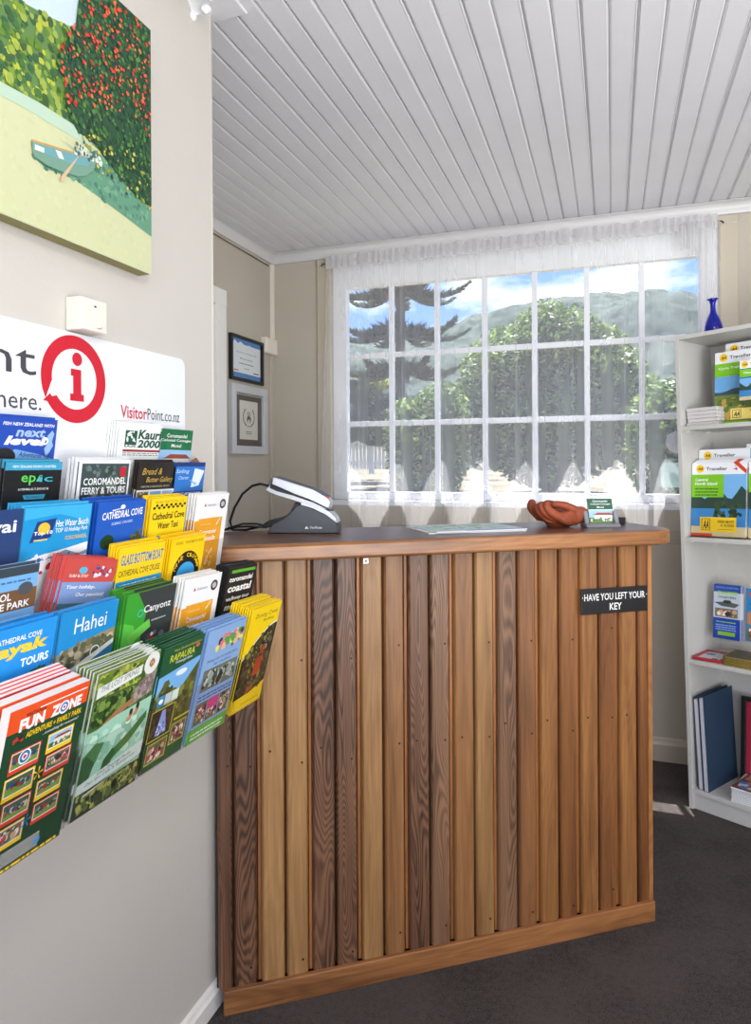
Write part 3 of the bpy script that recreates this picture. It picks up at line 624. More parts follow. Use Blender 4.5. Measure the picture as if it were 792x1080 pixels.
a.lines(.08,.055,.66,.15,Wt,6).rect(.60,.075,.68,.105,(60,150,220)).rect(.05,.015,.95,.042,(30,70,44)).lines(.06,.02,.92,.04,(250,206,30),1,.7)
stack(6,.640,.134,a,'brochure','thick orange and green family park brochure covered in activity photos',1,h=.232,gap=.0165)
bk1 = MB().box((0,0,0),(.134,.0045,.232),ink((238,228,226)),bevel=.0004).box((0,-.0006,.0),(.134,-.0001,.2315),ink((206,60,62))).build('booklet')
bk1.matrix_world = tier_mat(6,.638,.003,.034,.232); tag(bk1,'thick white booklet with a red cover, wedged behind the family park brochures','booklet','red-covered booklets behind the family park brochure')
for q in range(1,4): dup(bk1, tier_mat(6,.637-.001*q,.003+.002*q,.034+.0054*q,.232))
a = Art(.142,.225,body=(200,208,200)); a.rect(0,0,1,1,(150,196,170))
a.rect(0,.80,1,1,(120,136,60)).blobs(0,.74,1,1,[(90,120,40),(150,160,70),(60,90,40),(180,190,80)],170,.06)
a.rect(0,.60,1,.82,(74,104,50)).blobs(0,.60,1,.82,[(50,84,36),(96,124,60),(36,60,30),(120,150,70)],200,.06)
a.poly([(.62,.66),(.96,.70),(1,.86),(.80,.84),(.66,.78)],(150,136,132)).blobs(.62,.66,1,.86,[(170,156,150),(120,106,104)],40,.1,[(.62,.66),(.96,.70),(1,.86),(.80,.84),(.66,.78)]).poly([(.2,.62),(.4,.68),(.66,.72),(.66,.68),(.46,.64),(.26,.60)],(168,116,80))
a.poly([(0,.58),(.4,.64),(1,.66),(1,.24),(0,.20)],(158,206,180)).blobs(0,.30,1,.60,[(176,220,196),(140,190,166),(190,228,206)],70,.08)
for q in (0,.10): a.ell(.66+q,.585+q*.25,.03,(180,120,90),.022).ell(.66+q,.61+q*.25,.028,(50,36,34),.022).ell(.64+q,.56+q*.25,.04,(196,140,110),.018)
a.poly([(.02,.30),(.2,.34),(.3,.48),(.16,.50),(.0,.44)],(78,126,74)).poly([(.35,.24),(.45,.38),(.7,.46),(.95,.56),(.96,.50),(.72,.38),(.5,.32)],(66,118,60)).poly([(.30,.22),(.40,.22),(.52,.36),(.46,.40),(.34,.34)],(50,96,50)).poly([(0,.24),(.14,.22),(.2,.36),(.06,.44),(0,.42)],(50,92,52))
a.poly([(0,.17),(1,.22),(1,.33),(0,.25)],(206,220,214)).text('Geo-Thermal Pools',.28,.245,.80,.272,(70,90,90),.0,.2,.04).text('Day Spa Cafe & Restaurant',.12,.205,.88,.235,(70,90,90),.0,.2,.04)
a.rect(0,0,1,.18,(48,58,40)).blobs(0,0,1,.19,[(120,136,70),(30,36,30),(90,110,60),(170,170,90),(60,74,50)],220,.05).poly([(.1,.14),(.6,.19),(.7,.19),(.12,.155)],(214,214,220))
a.poly([(.02,.83),(.70,.88),(.70,.945),(.02,.91)],(224,230,226)).ell(.86,.93,.13,(226,230,226)).text('THE LOST SPRING',.07,.865,.64,.905,(90,100,96),-.003,0,.05).ring(.86,.93,.02,.05,(170,120,60),8).rect(.85,.895,.868,.965,(170,120,60))
stack(6,.790,.142,a,'brochure','hot spring spa brochure with two bathers in pale green water',6,h=.225,top=.002,gap=.0055,jit=.004)
a = Art(.116,.220,body=(30,84,52)); a.rect(0,0,1,1,(30,86,54)).text('New Zealand Attraction',.25,.945,.94,.965,(200,190,90),.0,.2).text('RAPAURA',.18,.865,.80,.925,(206,214,60),.012,.1).text('Watergardens',.34,.83,.76,.86,Wt,.0,.1).ell(.86,.925,.05,(220,90,80),.018)
a.poly([(0,.70),(0,.77),(.6,.80),(1,.82),(1,.58),(0,.6)],(120,180,232)).ell(.55,.745,.14,(236,240,246),.025)
a.poly([(0,.60),(.15,.70),(.45,.62),(.6,.60),(1,.78),(1,.3),(0,.3)],(84,90,44)).blobs(.0,.33,1,.74,[(110,112,50),(140,136,60),(60,72,40),(90,100,40)],150,.08,[(0,.60),(.15,.70),(.45,.62),(.6,.60),(1,.78),(1,.3),(0,.3)])
for q,c_ in enumerate(((50,140,190),(190,200,200),(210,226,214))): a.rect(.08+q*.17,.52,.24+q*.17,.61,c_)
a.ell(.16,.565,.05,Wt,.02)
for (u0,v0,u1,v1,k_) in ((.0,.25,.55,.50,'falls'),(.58,.12,.96,.30,'people'),(.05,.06,.52,.23,'people')): a.rect(u0,v0,u1,v1,(206,200,60)).photo(k_,u0+.015,v0+.008,u1-.015,v1-.008)
a.rect(.60,.33,1,.345,(206,200,60))
stack(6,.944,.116,a,'brochure','dark green water gardens brochure with waterfall photo',8,h=.22,top=-.002,gap=.0045,jit=.003)
a = Art(.136,.220,body=(120,156,208)); a.rect(0,0,1,1,(140,176,222)).blobs(.2,.76,1,.95,[(228,190,150),(240,230,100),(220,120,140),(90,160,80),(60,60,70)],60,.09,[(.1,.74),(.9,.76),(1,.9),(.6,.96),(.3,.86)])
a.text('Petting zoo and animal farm',.1,.70,.9,.735,(50,70,120),.0,.3).text('for children',.3,.665,.75,.69,(50,70,120),.0,.3).rect(.08,.45,.96,.645,(110,120,104)).blobs(.08,.45,.96,.645,[(70,84,70),(150,160,150),(50,50,50),(190,200,200)],70,.08)
a.lines(.08,.37,.95,.43,(70,90,150),2)
for q in range(3): a.photo('people',.08+q*.30,.15,.36+q*.30,.35)
a.rect(.37,.25,.65,.35,(214,70,130)).rect(0,0,1,.13,(104,176,72)).lines(.1,.03,.9,.10,(230,240,220),2)
stack(6,1.076,.136,a,'brochure','light blue farm brochure with cartoon animals and green foot',8,h=.22,top=-.004,gap=.0045,jit=.005,roll=.02)
a = Art(.128,.225,body=(240,208,30)); a.rect(0,0,1,1,(250,214,20)).text('Driving Creek',.14,.885,.92,.94,(60,70,40),.0,.2).text('Railway',.44,.835,.84,.875,(60,70,40),.0,.2)
arc = [(0,.13),(0,.52)]+[(.02+.98*q/12,.52+.27*math.sin(PI*.5*q/12)) for q in range(13)]+[(1,.20),(.5,.14)]
a.poly([(u_,v_+.012) for u_,v_ in arc],Wt).poly(arc,(44,42,34)).blobs(0,.13,1,.79,[(70,74,44),(150,140,50),(30,30,28),(96,96,70),(60,54,44)],260,.06,arc).blobs(.2,.3,.5,.76,[(206,190,60)],26,.05,arc).poly([(.45,.30),(.70,.32),(.74,.50),(.5,.47)],(190,60,34)).poly([(.55,.50),(.72,.52),(.74,.60),(.6,.60)],(150,60,40)).blobs(.65,.4,.95,.70,[(190,190,190),(60,60,64)],20,.06,arc).poly([(.35,.14),(.6,.18),(.62,.22),(.4,.2)],(176,84,40)).rect(0,0,1,.12,(250,214,20)).lines(.3,.05,.9,.075,(190,150,40),1)
stack(6,1.233,.128,a,'brochure','yellow railway brochure with a red train carriage in dark forest',9,h=.225,top=.004,gap=.0052,jit=.002,roll=.03)
# a leaf-shaped wooden carving end poking up behind the blue sailing brochure
tag(MB().prism([(0,0),(.03,.05),(.026,.10),(.004,.118),(-.024,.105),(-.032,.06)],0,-.003,.003,paint('reddish_brown_leaf',(150,92,72),.6,.1,30),bevel=.001).build('paper_leaf',mat=frame((1,0,0),(0,1,0),(.05,.0,1),(-.93,1.392,1.25))),'reddish brown leaf-shaped card sticking up behind the sailing brochure','card')
# ================================================================== RECEPTION COUNTER
ang = math.atan2(.708, 1.013)
C0 = Vector((-.901,1.471,0)); CX = Vector((math.cos(ang),math.sin(ang),0)); CY = Vector((-math.sin(ang),math.cos(ang),0))
CM = frame(CX, CY, Vector((0,0,1)), C0)          # x along the front, y towards the back, z up
counter = empty('reception_counter', CM, 'wooden reception counter clad in vertical boards of mixed light and dark timber', 'counter')
L = 1.238
tones = {'D':((120,84,60),(60,38,26)),'R':((134,98,72),(82,57,40)),'M':((146,98,58),(90,56,32)),'L':((170,129,82),(114,77,42)),'l':((156,110,66),(100,62,33)),'O':((158,108,60),(98,58,27)),'o':((140,90,48),(84,48,23))}
order = 'DDLLDDLlDRlLRMOoOoOo'
m = MB(); dk = wood('groove_timber',(84,50,26),(44,26,14),3,.5); wg = wood('honey_groove_timber',(168,108,58),(110,66,32),5,.5)
m.box((-.018,.022,.05),(L-.002,.034,1.112),dk)
nails = []
for k, t in enumerate(order):
    e0 = -.043+.065*k; e1 = e0+.065
    if k == 0: e0 = -.018
    if k == 19: e1 = L
    li, da = tones[t]; wm = wood('counter_board_timber', li, da, k+1, rings=1.5 if t in 'DR' else .5, contrast=1.6 if t in 'DR' else .8)
    gl, gr = (.006, .0035) if k % 2 == 0 else (.0035, .009)
    P = [(e0+gl*.4,.022),(e0+gl,.005),(e0+gl+.004,0),(e1-gr-.004,0),(e1-gr,.005),(e1-gr*.4,.022)]
    m.prism([(x_,y_) for x_,y_ in P],2,.055,1.112,wm)
    if k % 2 == 1: m.box((e1-.0035,.014,.055),(e1+.0035,.022,1.112),wg)
    if k not in (6,):
        for z in ((.10,.60,.86) if k % 2 else (.62,)): nails.append((e0+.034+(.008 if k % 2 else -.008),z+.006*((k*7) % 5-2)))
fp = m.build('front_panel', counter, normals=True); fp.location = (0,.010,0)
m = MB().prism([(.003*math.cos(q*PI/4), .003*math.sin(q*PI/4)) for q in range(8)],1,-.001,.001,M['nail'])
nail = m.build('nail', counter, loc=(nails[0][0],.010,nails[0][1]))
for x_, z_ in nails[1:]:
    c = nail.copy(); COL.objects.link(c); c.parent = counter; c.location = (x_,.010,z_)
tw = wood('worn_honey_timber',(172,118,72),(104,64,36),31,.5,vertical=False,rough=.35)
top_in = wood('dark_varnished_top',(112,72,50),(74,44,32),33,.4,vertical=False,rough=.28)
m = MB().box((-.004,-.002,0),(L+.002,.012,.060),wood('kick_timber',(165,110,64),(98,60,32),36,.5,vertical=False),bevel=.003); m.build('kick_board', counter)
m = MB().box((L-.014,.006,0),(L,.33,1.112),wood('side_timber',(186,128,72),(120,74,38),41,.6)); m.build('side_panel', counter)
m = MB().box((0,.30,0),(L-.016,.315,1.05),wood('back_timber',(170,116,66),(110,68,34),42,.6)); m.build('back_panel', counter)
# countertop with a rounded end
def top_outline(i):
    x1, y0, y1 = 1.318-i, -.030+i, .352-i; r0, r1 = .085, .11
    P = [(-.01+i,y0)]
    P += [(x1-r0+r0*math.sin(t*PI/16), y0+r0-r0*math.cos(t*PI/16)) for t in range(9)]
    P += [(x1-r1+r1*math.cos(t*PI/16), y1-r1+r1*math.sin(t*PI/16)) for t in range(9)]
    P += [(-.01+i,y1)]
    return P
m = MB().prism(top_outline(0),2,1.1125,1.1545,tw,bevel=.007); m.build('worktop_edge', counter)
m = MB().prism(top_outline(.014),2,1.150,1.1552,top_in); m.build('worktop', counter)
# small round badge under the worktop
m = MB().box((.357,-.003,1.092),(.371,0,1.106),M['silver'],bevel=.001); m.lathe([(0,.0045),(.004,.0045),(.0045,.003)],M['dark'],12); 
m2 = MB().box((.357,.007,1.092),(.371,.010,1.106),M['silver'],bevel=.001).box((.361,.0055,1.096),(.367,.007,1.102),M['dark']); m2.build('hook_plate', counter); m.bm.free()
# key sign
r = empty('key_sign', frame(CX,CY,Vector((0,0,1)), C0+CX*1.0+Vector((0,0,.916))+CY*.0085), 'black sign with white capitals asking about a left key, screwed to the counter', 'sign')
pt_ = MB().box((0,-.004,0),(.223,0,.074),ink((26,26,28),.35),bevel=.001).build('plate', r)
a = Art(.223,.074,slab=False); a.text('HAVE YOU LEFT YOUR',.045,.53,.955,.80,(232,232,230),.012).text('KEY',.42,.13,.60,.40,(232,232,230),.012).ell(.02,.66,.007,(232,232,230)).ell(.98,.66,.007,(232,232,230))
o = a.build('lettering', pt_, normals=False); o.location = (0,-.0042,0)

# ---- things on the counter
def on_top(s_, n_, z=1.1556): return C0+CX*s_+CY*n_+Vector((0,0,z))
# card terminal
tx = Vector((.961,.276,0)); ty = Vector((-.276,.961,0))
r = empty('card_terminal', frame(tx,ty,Vector((0,0,1)),(-.928,1.752,1.1556)), 'grey and silver card payment terminal resting in its dock on the counter', 'card terminal')
u_ = .000475
def zp(P): return [((x_-285)*u_, (412-y_)*u_) for x_, y_ in P]
m = MB().prism(zp([(285,411),(712,411),(712,402),(706,352),(690,345),(640,300),(560,268),(490,246),(466,240),(430,300),(390,332),(320,352),(300,378)]),1,0,.085,M['dark'],bevel=.003); m.build('base', r)
m = MB().prism(zp([(487,244),(560,262),(640,296),(688,342),(706,350),(694,318),(660,282),(600,252),(500,222),(486,224)]),1,-.002,.087,M['silver'],bevel=.002); m.build('base_trim', r)
m = MB().prism(zp([(300,378),(320,352),(390,332),(430,300),(466,240),(486,236),(450,228),(420,290),(385,318),(300,332),(262,352),(256,378)]),1,.008,.077,M['black'],bevel=.002); m.build('cable_cover', r)
m = MB().prism(zp([(705,404),(713,404),(713,350),(704,352)]),1,-.001,.086,M['black']); m.build('end_cap', r)
m = MB().prism(zp([(318,78),(330,76),(560,150),(640,196),(662,222),(658,262),(645,258),(560,216),(440,170),(312,118)]),1,.0,.082,M['silver'],bevel=.003)
hs = m.build('handset', r)
m = MB().prism(zp([(300,86),(318,76),(330,72),(560,146),(642,192),(646,198),(560,153),(330,80),(314,86),(306,124),(290,118)]),1,.004,.078,M['dark'],bevel=.001); m.build('keypad_face', hs)
m = MB().prism(zp([(272,150),(300,126),(340,140),(360,160),(440,180),(560,222),(640,264),(636,272),(560,236),(500,224),(486,232),(440,212),(340,182),(290,164)]),1,.004,.080,M['silver'],bevel=.002); m.build('handset_underside', r)
m = MB().prism(zp([(306,122),(440,172),(650,262),(646,268),(560,228),(440,186),(344,160),(300,140)]),1,.001,.083,M['black']); m.build('seam', hs)
m = MB().box((.163,.005,.098),(.176,.02,.104),ink((206,40,60)),bevel=.001); m.build('red_key', hs)
m = MB().box((.165,-.0,.064),(.190,.012,.068),M['black'],bevel=.001); m.build('card_slot', r)
a = Art(.05,.010,slab=False); a.text('VeriFone',.28,.1,.98,.85,(226,228,230),.01).poly([(0,.1),(.1,.9),(.22,.1)],(226,228,230)); o = a.build('logo', r, normals=False); o.location = (.107,-.0003,.012)
m = MB().tube([(-.005,.045,.134),(-.03,.045,.140),(-.055,.05,.134),(-.085,.055,.110),(-.11,.06,.07),(-.125,.065,.03),(-.12,.07,.004),(-.08,.075,.003),(-.045,.06,.012),(-.008,.05,.022)],.0038,M['black'],8); m.build('handset_cable', r)
m = MB().tube([(-.14,.03,.004),(-.11,.035,.016),(-.08,.04,.024),(-.04,.04,.024),(-.008,.035,.018)],.003,M['black'],8).tube([(-.14,.05,.004),(-.10,.05,.014),(-.06,.045,.016),(-.01,.04,.014)],.003,M['black'],8); m.build('power_cable', r)
# papers
def sheet_on_counter(s_, n_, rot, z, w_, h_, art, name, lab, cat, t=.003, group=None):
    q = Matrix.Rotation(rot,3,'Z'); X_ = q @ CX; Y_ = q @ CY
    # artwork faces up: local z (sheet up) lies along the counter depth, local -y looks upward
    o = art.build(name, normals=False); o.matrix_world = frame(X_, Vector((0,0,-1)), Y_, on_top(s_, n_, 1.1556+z)); tag(o, lab, cat, group); return o
a = Art(.285,.205,.003); a.rect(0,0,1,1,(190,206,196)).rect(.0,.0,1,.10,(60,110,190)).blobs(.05,.15,.95,.95,[(130,160,110),(190,210,170),(150,190,200),(210,214,190)],120,.06).rect(0,0,.32,.10,(220,224,232))
sheet_on_counter(.585,.065,.04,.0035,0,0,a,'area_map','folded green and blue area map lying on the counter, on top of a white sheet','map')
a = Art(.297,.22,.0028); a.rect(0,0,1,1,(214,218,222)).rect(.0,.0,.4,.1,(160,170,186)); sheet_on_counter(.565,.075,-.02,.0001+.0028,0,0,a,'paper_sheet','white printed booklet under the area map on the counter','booklet')
bpy.data.objects['area_map'].location.z += .0032
# business card holder
hx = (CX*.98+CY*-.2).normalized(); hy = Vector((-hx.y,hx.x,0))
r = empty('card_holder', frame(hx,hy,Vector((0,0,1)), on_top(1.085,.105)), 'grey plastic business card holder beside the terracotta hands', 'card holder')
gp = M['grey_plastic']
m = MB().prism([(0,0),(.052,0),(.052,.012),(.012,.012),(.006,.010),(0,.006)],0,0,.108,gp,bevel=.003); m.build('base', r)
m = MB().prism([(.012,.010),(.022,.010),(.034,.046),(.028,.048)],0,.0,.014,gp,bevel=.002); m.build('side_arm', r); MB().prism([(.012,.010),(.022,.010),(.034,.046),(.028,.048)],0,.094,.108,gp,bevel=.002).build('side_arm', r)
m = MB().prism([(.044,.010),(.052,.010),(.064,.050),(.058,.052)],0,-.012,.10,M['dark'],bevel=.002); m.build('back_rest', r)
lean = math.radians(16); up = (Vector((0,0,1))*math.cos(lean)+hy*math.sin(lean)); aw = up.cross(hx)
a = Art(.078,.075,.0006); a.rect(0,0,1,1,(230,232,230)).rect(0,.55,1,1,(26,84,58)).text('Coromandel',.2,.86,.8,.94,Wt,.01).text('Colonial Cottages',.1,.73,.92,.81,Wt,.01).text('Motel',.36,.61,.64,.68,Wt,.01).photo('house',0,0,1,.52)
f = a.build('business_card', normals=False); base = on_top(1.085,.105)+hx*.020+hy*.026+Vector((0,0,.0125))
f.matrix_world = frame(hx,aw,up,base); tag(f,'green and white motel card standing in the holder, front copy','card','motel cards in the holder')
for q in range(1,6): dup(f, frame(hx,aw,up,base+aw*.0014*q+Vector((0,0,.0004*q))), 'green and white motel card in the holder, behind the front copy', 'motel cards in the holder')
tag(MB().box((0,0,0),(.045,.03,.022),M['black'],bevel=.003).build('stapler_box',mat=frame(CX,CY,Vector((0,0,1)),on_top(1.225,.17))),'small black box on the counter behind the card holder','box')
# terracotta cupped hands
def skin(name, chains, mat, sub=2):
    me = bpy.data.meshes.new(name); V_ = []; E_ = []; R_ = []
    for ch, par in chains:
        for k, (p_, r_) in enumerate(ch):
            V_.append(p_); R_.append(r_)
            if k == 0:
                if par is not None: E_.append((par, len(V_)-1))
            else: E_.append((len(V_)-2, len(V_)-1))
    me.from_pydata(V_, E_, []); o = bpy.data.objects.new(name, me); COL.objects.link(o)
    sk = o.modifiers.new('s','SKIN'); me.skin_vertices[0].data[0].use_root = True
    for d_, r_ in zip(me.skin_vertices[0].data, R_): d_.radius = (r_, r_)
    ss = o.modifiers.new('u','SUBSURF'); ss.levels = ss.render_levels = sub
    bpy.context.view_layer.update()
    nm = bpy.data.meshes.new_from_object(o.evaluated_get(bpy.context.evaluated_depsgraph_get()))
    o.modifiers.clear(); o.data = nm; nm.name = name; nm.materials.clear(); nm.materials.append(mat)
    for p_ in nm.polygons: p_.use_smooth = True
    return o
terra = paint('terracotta_clay',(142,66,36),.65,.15,30,.3,90)
def hand(sy):
    """one cupped hand: heel low on the right, fingers closing upwards to the left and curling over"""
    ch = [([((.080,.026*sy,.046),.024),((.045,.030*sy,.036),.029),((.005,.030*sy,.032),.030)],None)]
    for q in range(4):
        y_ = sy*(.006+.0160*q); l_ = (.95,1.0,.96,.84)[q]; zb = .018+.004*q
        ch.append(([((-.018,y_,zb+.006),.0175),((-.048*l_,y_*.98,zb+.014),.0155),((-.070*l_,y_*.92,zb+.032),.0140),((-.074*l_,y_*.86,zb+.048),.0125),((-.060*l_,y_*.80,zb+.056),.0105)],2))
    ch.append(([((.03,.044*sy,.056),.014),((.006,.040*sy,.070),.013),((-.018,.028*sy,.076),.0115),((-.034,.018*sy,.074),.0095)],1))
    return ch
r = empty('hand_sculpture', frame(CX,CY,Vector((0,0,1)), on_top(1.035,.185)), 'terracotta sculpture of cupped hands with curled fingers on the counter', 'sculpture')
for sy in (-1,1):
    o = skin('hand', hand(sy), terra); o.parent = r; o.scale = (1.12,.95,.98); o.location = (0,.002*sy,-.004)
m = MB().lathe([(0,0),(.036,0),(.040,.006),(.052,.022),(.056,.036),(.03,.044),(0,.044)],terra,20); o = m.build('plinth', r); o.scale = (1,.8,1)

# ================================================================== BOOKCASE
SA = math.atan2(-.525,.851); SR = (Matrix.Rotation(SA,4,'Z') @ Matrix.Rotation(math.radians(-1.55),4,'Y'))
SM = Matrix.Translation((.281,2.942,0)) @ SR
def sm(x, y, z, rx=0, ry=0, rz=0):
    return SM @ Matrix.Translation((x,y,z)) @ Matrix.Rotation(rz,4,'Z') @ Matrix.Rotation(ry,4,'Y') @ Matrix.Rotation(rx,4,'X')
bc = empty('bookcase', SM, 'white open bookcase standing across the corner beside the window', 'bookcase')
BW, BD = .80, .28; ml = M['melamine']; T = .016
MB().box((0,0,0),(T,BD,1.852),ml,bevel=.001).build('side_panel', bc)
MB().box((BW-T,0,0),(BW,BD,1.852),ml,bevel=.001).build('side_panel', bc)
MB().box((T,0,1.836),(BW-T,BD,1.852),ml,bevel=.001).build('top_panel', bc)
MB().box((T,BD-.006,.03),(BW-T,BD-.001,1.836),ml).build('back_panel', bc)
SZ = [.062, .565, 1.042, 1.478]
shelves = [MB().box((T,.003,z),(BW-T,BD-.008,z+T),ml,bevel=.001).build('shelf', bc) for z in SZ]
MB().box((T,.012,0),(BW-T,.026,.062),ml).build('plinth', bc)
for z, sh_ in zip(SZ[1:], shelves[1:]):
    for y_ in (.05,.22): MB().box((T,y_-.005,z-.008),(T+.010,y_+.005,z),M['plastic_white']).build('shelf_pin', sh_)
S_ = [z+T+.0005 for z in SZ]
# blue glass vase on top
m, nt, b = new_mat('cobalt_glass'); b.inputs['Base Color'].default_value = rgb((20,34,190)); b.inputs['Roughness'].default_value = .04; b.inputs['Transmission Weight'].default_value = .55; b.inputs['IOR'].default_value = 1.45
M['cobalt'] = m
prof = [(0,0),(.022,0),(.029,.006),(.0335,.022),(.033,.036),(.028,.055),(.020,.074),(.012,.092),(.0095,.108),(.0095,.125),(.013,.138),(.022,.146),(.0205,.147),(.011,.139),(.0075,.125),(.0075,.108),(.010,.092),(.017,.074),(.025,.055),(.029,.036),(.028,.02),(0,.008)]
v = tag(MB().lathe(prof,M['cobalt'],40).build('glass_vase',mat=sm(.10,.12,1.8522)),'small cobalt blue glass vase with a flared neck on top of the bookcase','vase')
# magazines
yel = (248,200,30)
def mag_art(w_, h_, title, band, pic, t=.004):
    a = Art(w_,h_,t); a.rect(0,0,1,1,(238,240,244)).ell(.16,.92,.075,yel).text('AA',.11,.90,.21,.94,K,.03,.3).text('Traveller',.27,.895,.66,.94,(50,52,56),.02)
    a.photo('coast',0,0,1,.84) if pic == 'sea' else a.rect(0,0,1,.84,(110,170,224)).ridge(0,.40,1,.44,.50,(60,80,90),9,2).rect(0,0,1,.40,(110,130,60)).blobs(0,.02,1,.40,[(90,110,50),(180,150,70),(70,90,50)],60,.08)
    a.rect(0,band,.60,.84,(126,196,36)).text(title[0],.07,.75,.07+.034*len(title[0]),.79,Wt,.02)
    if len(title) > 1: a.text(title[1],.07,.695,.07+.034*len(title[1]),.735,Wt,.02)
    a.lines(.07,band+.02,.5,.675,(70,110,40),3)
    return a
def label_strip(a, u0, v0, u1, v1, c):
    a.rect(u0,v0,u1,v1,c).rect(u0+.03,v0+.02,u0+.19,v1-.02,K).rect(u0+.04,v0+.027,u0+.18,v1-.027,c).text('AA',u0+.055,v0+.04,u0+.165,v1-.04,K,.03,.3)
    a.text('FREE MAPS',u0+.50*(u1-u0),v0+.62*(v1-v0),u1-.04,v0+.8*(v1-v0),(60,50,20),.01).text('& GUIDES',u0+.58*(u1-u0),v0+.38*(v1-v0),u1-.04,v0+.55*(v1-v0),(60,50,20),.01).lines(u0+.5*(u1-u0),v0+.18*(v1-v0),u1-.04,v0+.24*(v1-v0),(60,50,20),1)
def stand(name, x, y, z, w_, h_, lab):
    """clear acrylic display stand: front lip, floor and leaning back"""
    r = empty(name, sm(x,y,z), lab, 'display stand'); ac = M['acrylic']
    MB().box((0,0,0),(w_,.002,h_*.30),ac).build('front_lip', r); MB().box((0,.0022,0),(w_,.06,.002),ac).build('foot', r)
    m = MB().box((0,.062,0),(w_,.064,h_),ac); m.build('back_plate', r); return r
# shelf 4 (top)
def magz(a, x, y, z, lab, grp=None, rx=-.10, ry=0, rz=0, n=0, gap=.006):
    f = a.build('magazine', normals=False); f.matrix_world = sm(x,y,z,rx,ry,rz); tag(f, lab, 'magazine', grp)
    for q in range(1,n+1): dup(f, sm(x+.002*q,y+gap*q,z+.003*q,rx,ry,rz), 'copy behind the '+lab, grp)
    return f
a = mag_art(.205,.287,('Cycle Trail',),.66,'land'); label_strip(a,.30,.06,1,.21,(244,220,120)); a.rect(0,.0,.62,.035,(126,196,36))
magz(a,.106,.085,S_[3],'white and green cycle trail magazine on the top shelf')
a = mag_art(.205,.287,('South Island',),.66,'sea'); magz(a,.130,.130,S_[3]+.036,'white magazine raised behind the cycle trail magazine on the top shelf',rx=-.08)
a = mag_art(.205,.287,('Wine',),.66,'sea'); magz(a,.132,.190,S_[3]+.045,'white magazine at the very back of the top shelf',rx=-.05)
a = Art(.10,.15,.003); a.rect(0,0,1,1,(30,90,180)).rect(0,.80,1,1,Wt).ell(.18,.90,.12,yel).text('AA',.10,.875,.26,.925,K,.03,.3).text('Traveller',.36,.87,.9,.93,(50,52,56),.02).rect(0,.58,1,.78,(126,196,36)).text('North',.15,.66,.6,.72,Wt,.02).photo('coast',0,0,1,.55)
tag((lambda o:(setattr(o,'matrix_world',sm(.222,.040,S_[3]+.083,-.10)),o)[1])(a.build('travel_booklet',normals=False)),'small blue and green travel booklet in front of the cycle trail magazine','booklet')
stand('display_stand',.218,.026,S_[3],.12,.20,'clear acrylic stand holding the small travel booklet on the top shelf')
def riser(x, y, z, w_, h_, lab):
    tag(MB().box((0,0,0),(w_,.0015,h_-.001),M['acrylic']).box((0,.0015,h_-.003),(w_,.020,h_-.001),M['acrylic']).box((0,.020,0),(w_,.0215,h_-.001),M['acrylic']).build('acrylic_riser',mat=sm(x,y,z)), lab, 'riser')
riser(.140,.127,S_[3],.18,.036,'clear acrylic riser under the second row magazine on the top shelf')
riser(.142,.187,S_[3],.18,.045,'clear acrylic riser under the rearmost magazine on the top shelf')
riser(.030,.102,S_[2],.19,.045,'clear acrylic riser under the golf guide magazine on the third shelf')
riser(.235,.148,S_[2],.15,.060,'clear acrylic riser under the rear right magazine on the third shelf')
riser(.285,.0375,S_[3],.03,.083,'clear acrylic riser under the small travel booklet on the top shelf')
# pile of white booklets
b0 = MB().box((0,0,0),(.122,.20,.0115),ink((206,202,200)),bevel=.003).box((.001,.002,.0118),(.121,.198,.0135),ink((222,220,218))).build('booklet')
b0.matrix_world = sm(T+.004,.035,S_[3]); tag(b0,'white booklet lying flat in the pile on the top shelf, left of the magazines','booklet','pile of white booklets')
for q in range(1,5): dup(b0, sm(T+.004+.0015*((q*3)%4),.033+.002*(q%2),S_[3]+.0142*q,0,0,.01*((q*2)%3-1)))
# shelf 3
a = mag_art(.208,.287,('Central','North Island'),.53,'sea'); label_strip(a,.17,.06,.83,.26,(240,200,40)); a.poly([(.76,1),(.86,1),(1,.90),(1,.84)],(206,70,40)).poly([(0,0),(.4,0),(.4,.04),(0,.04)],(206,70,40)).rect(.8,.94,.82,.95,(206,70,40)).poly([(.75,.90),(.84,.93),(.84,.89),(.77,.91)],(206,60,40))
magz(a,.019,.045,S_[2]+.004,'white magazine with green Central North Island block and coast photo','central north island magazines',n=4)
a = mag_art(.215,.30,('Golf Guide',),.66,'land'); a.rect(.92,.86,1,1,(60,160,190)); magz(a,.020,.105,S_[2]+.045,'white golf guide magazine raised behind the north island magazine')
stand('display_stand',.0175,.030,S_[2],.212,.24,'clear acrylic stand holding the north island magazine on the third shelf')
a = mag_art(.208,.287,('Northland',),.60,'sea'); label_strip(a,.05,.08,.8,.26,(246,206,30)); magz(a,.235,.045,S_[2]+.004,'white and green magazine at the right frame edge of the third shelf')
a = mag_art(.208,.30,('Auckland',),.60,'sea'); magz(a,.190,.150,S_[2]+.06,'white magazine at the back right of the third shelf',rx=-.06)
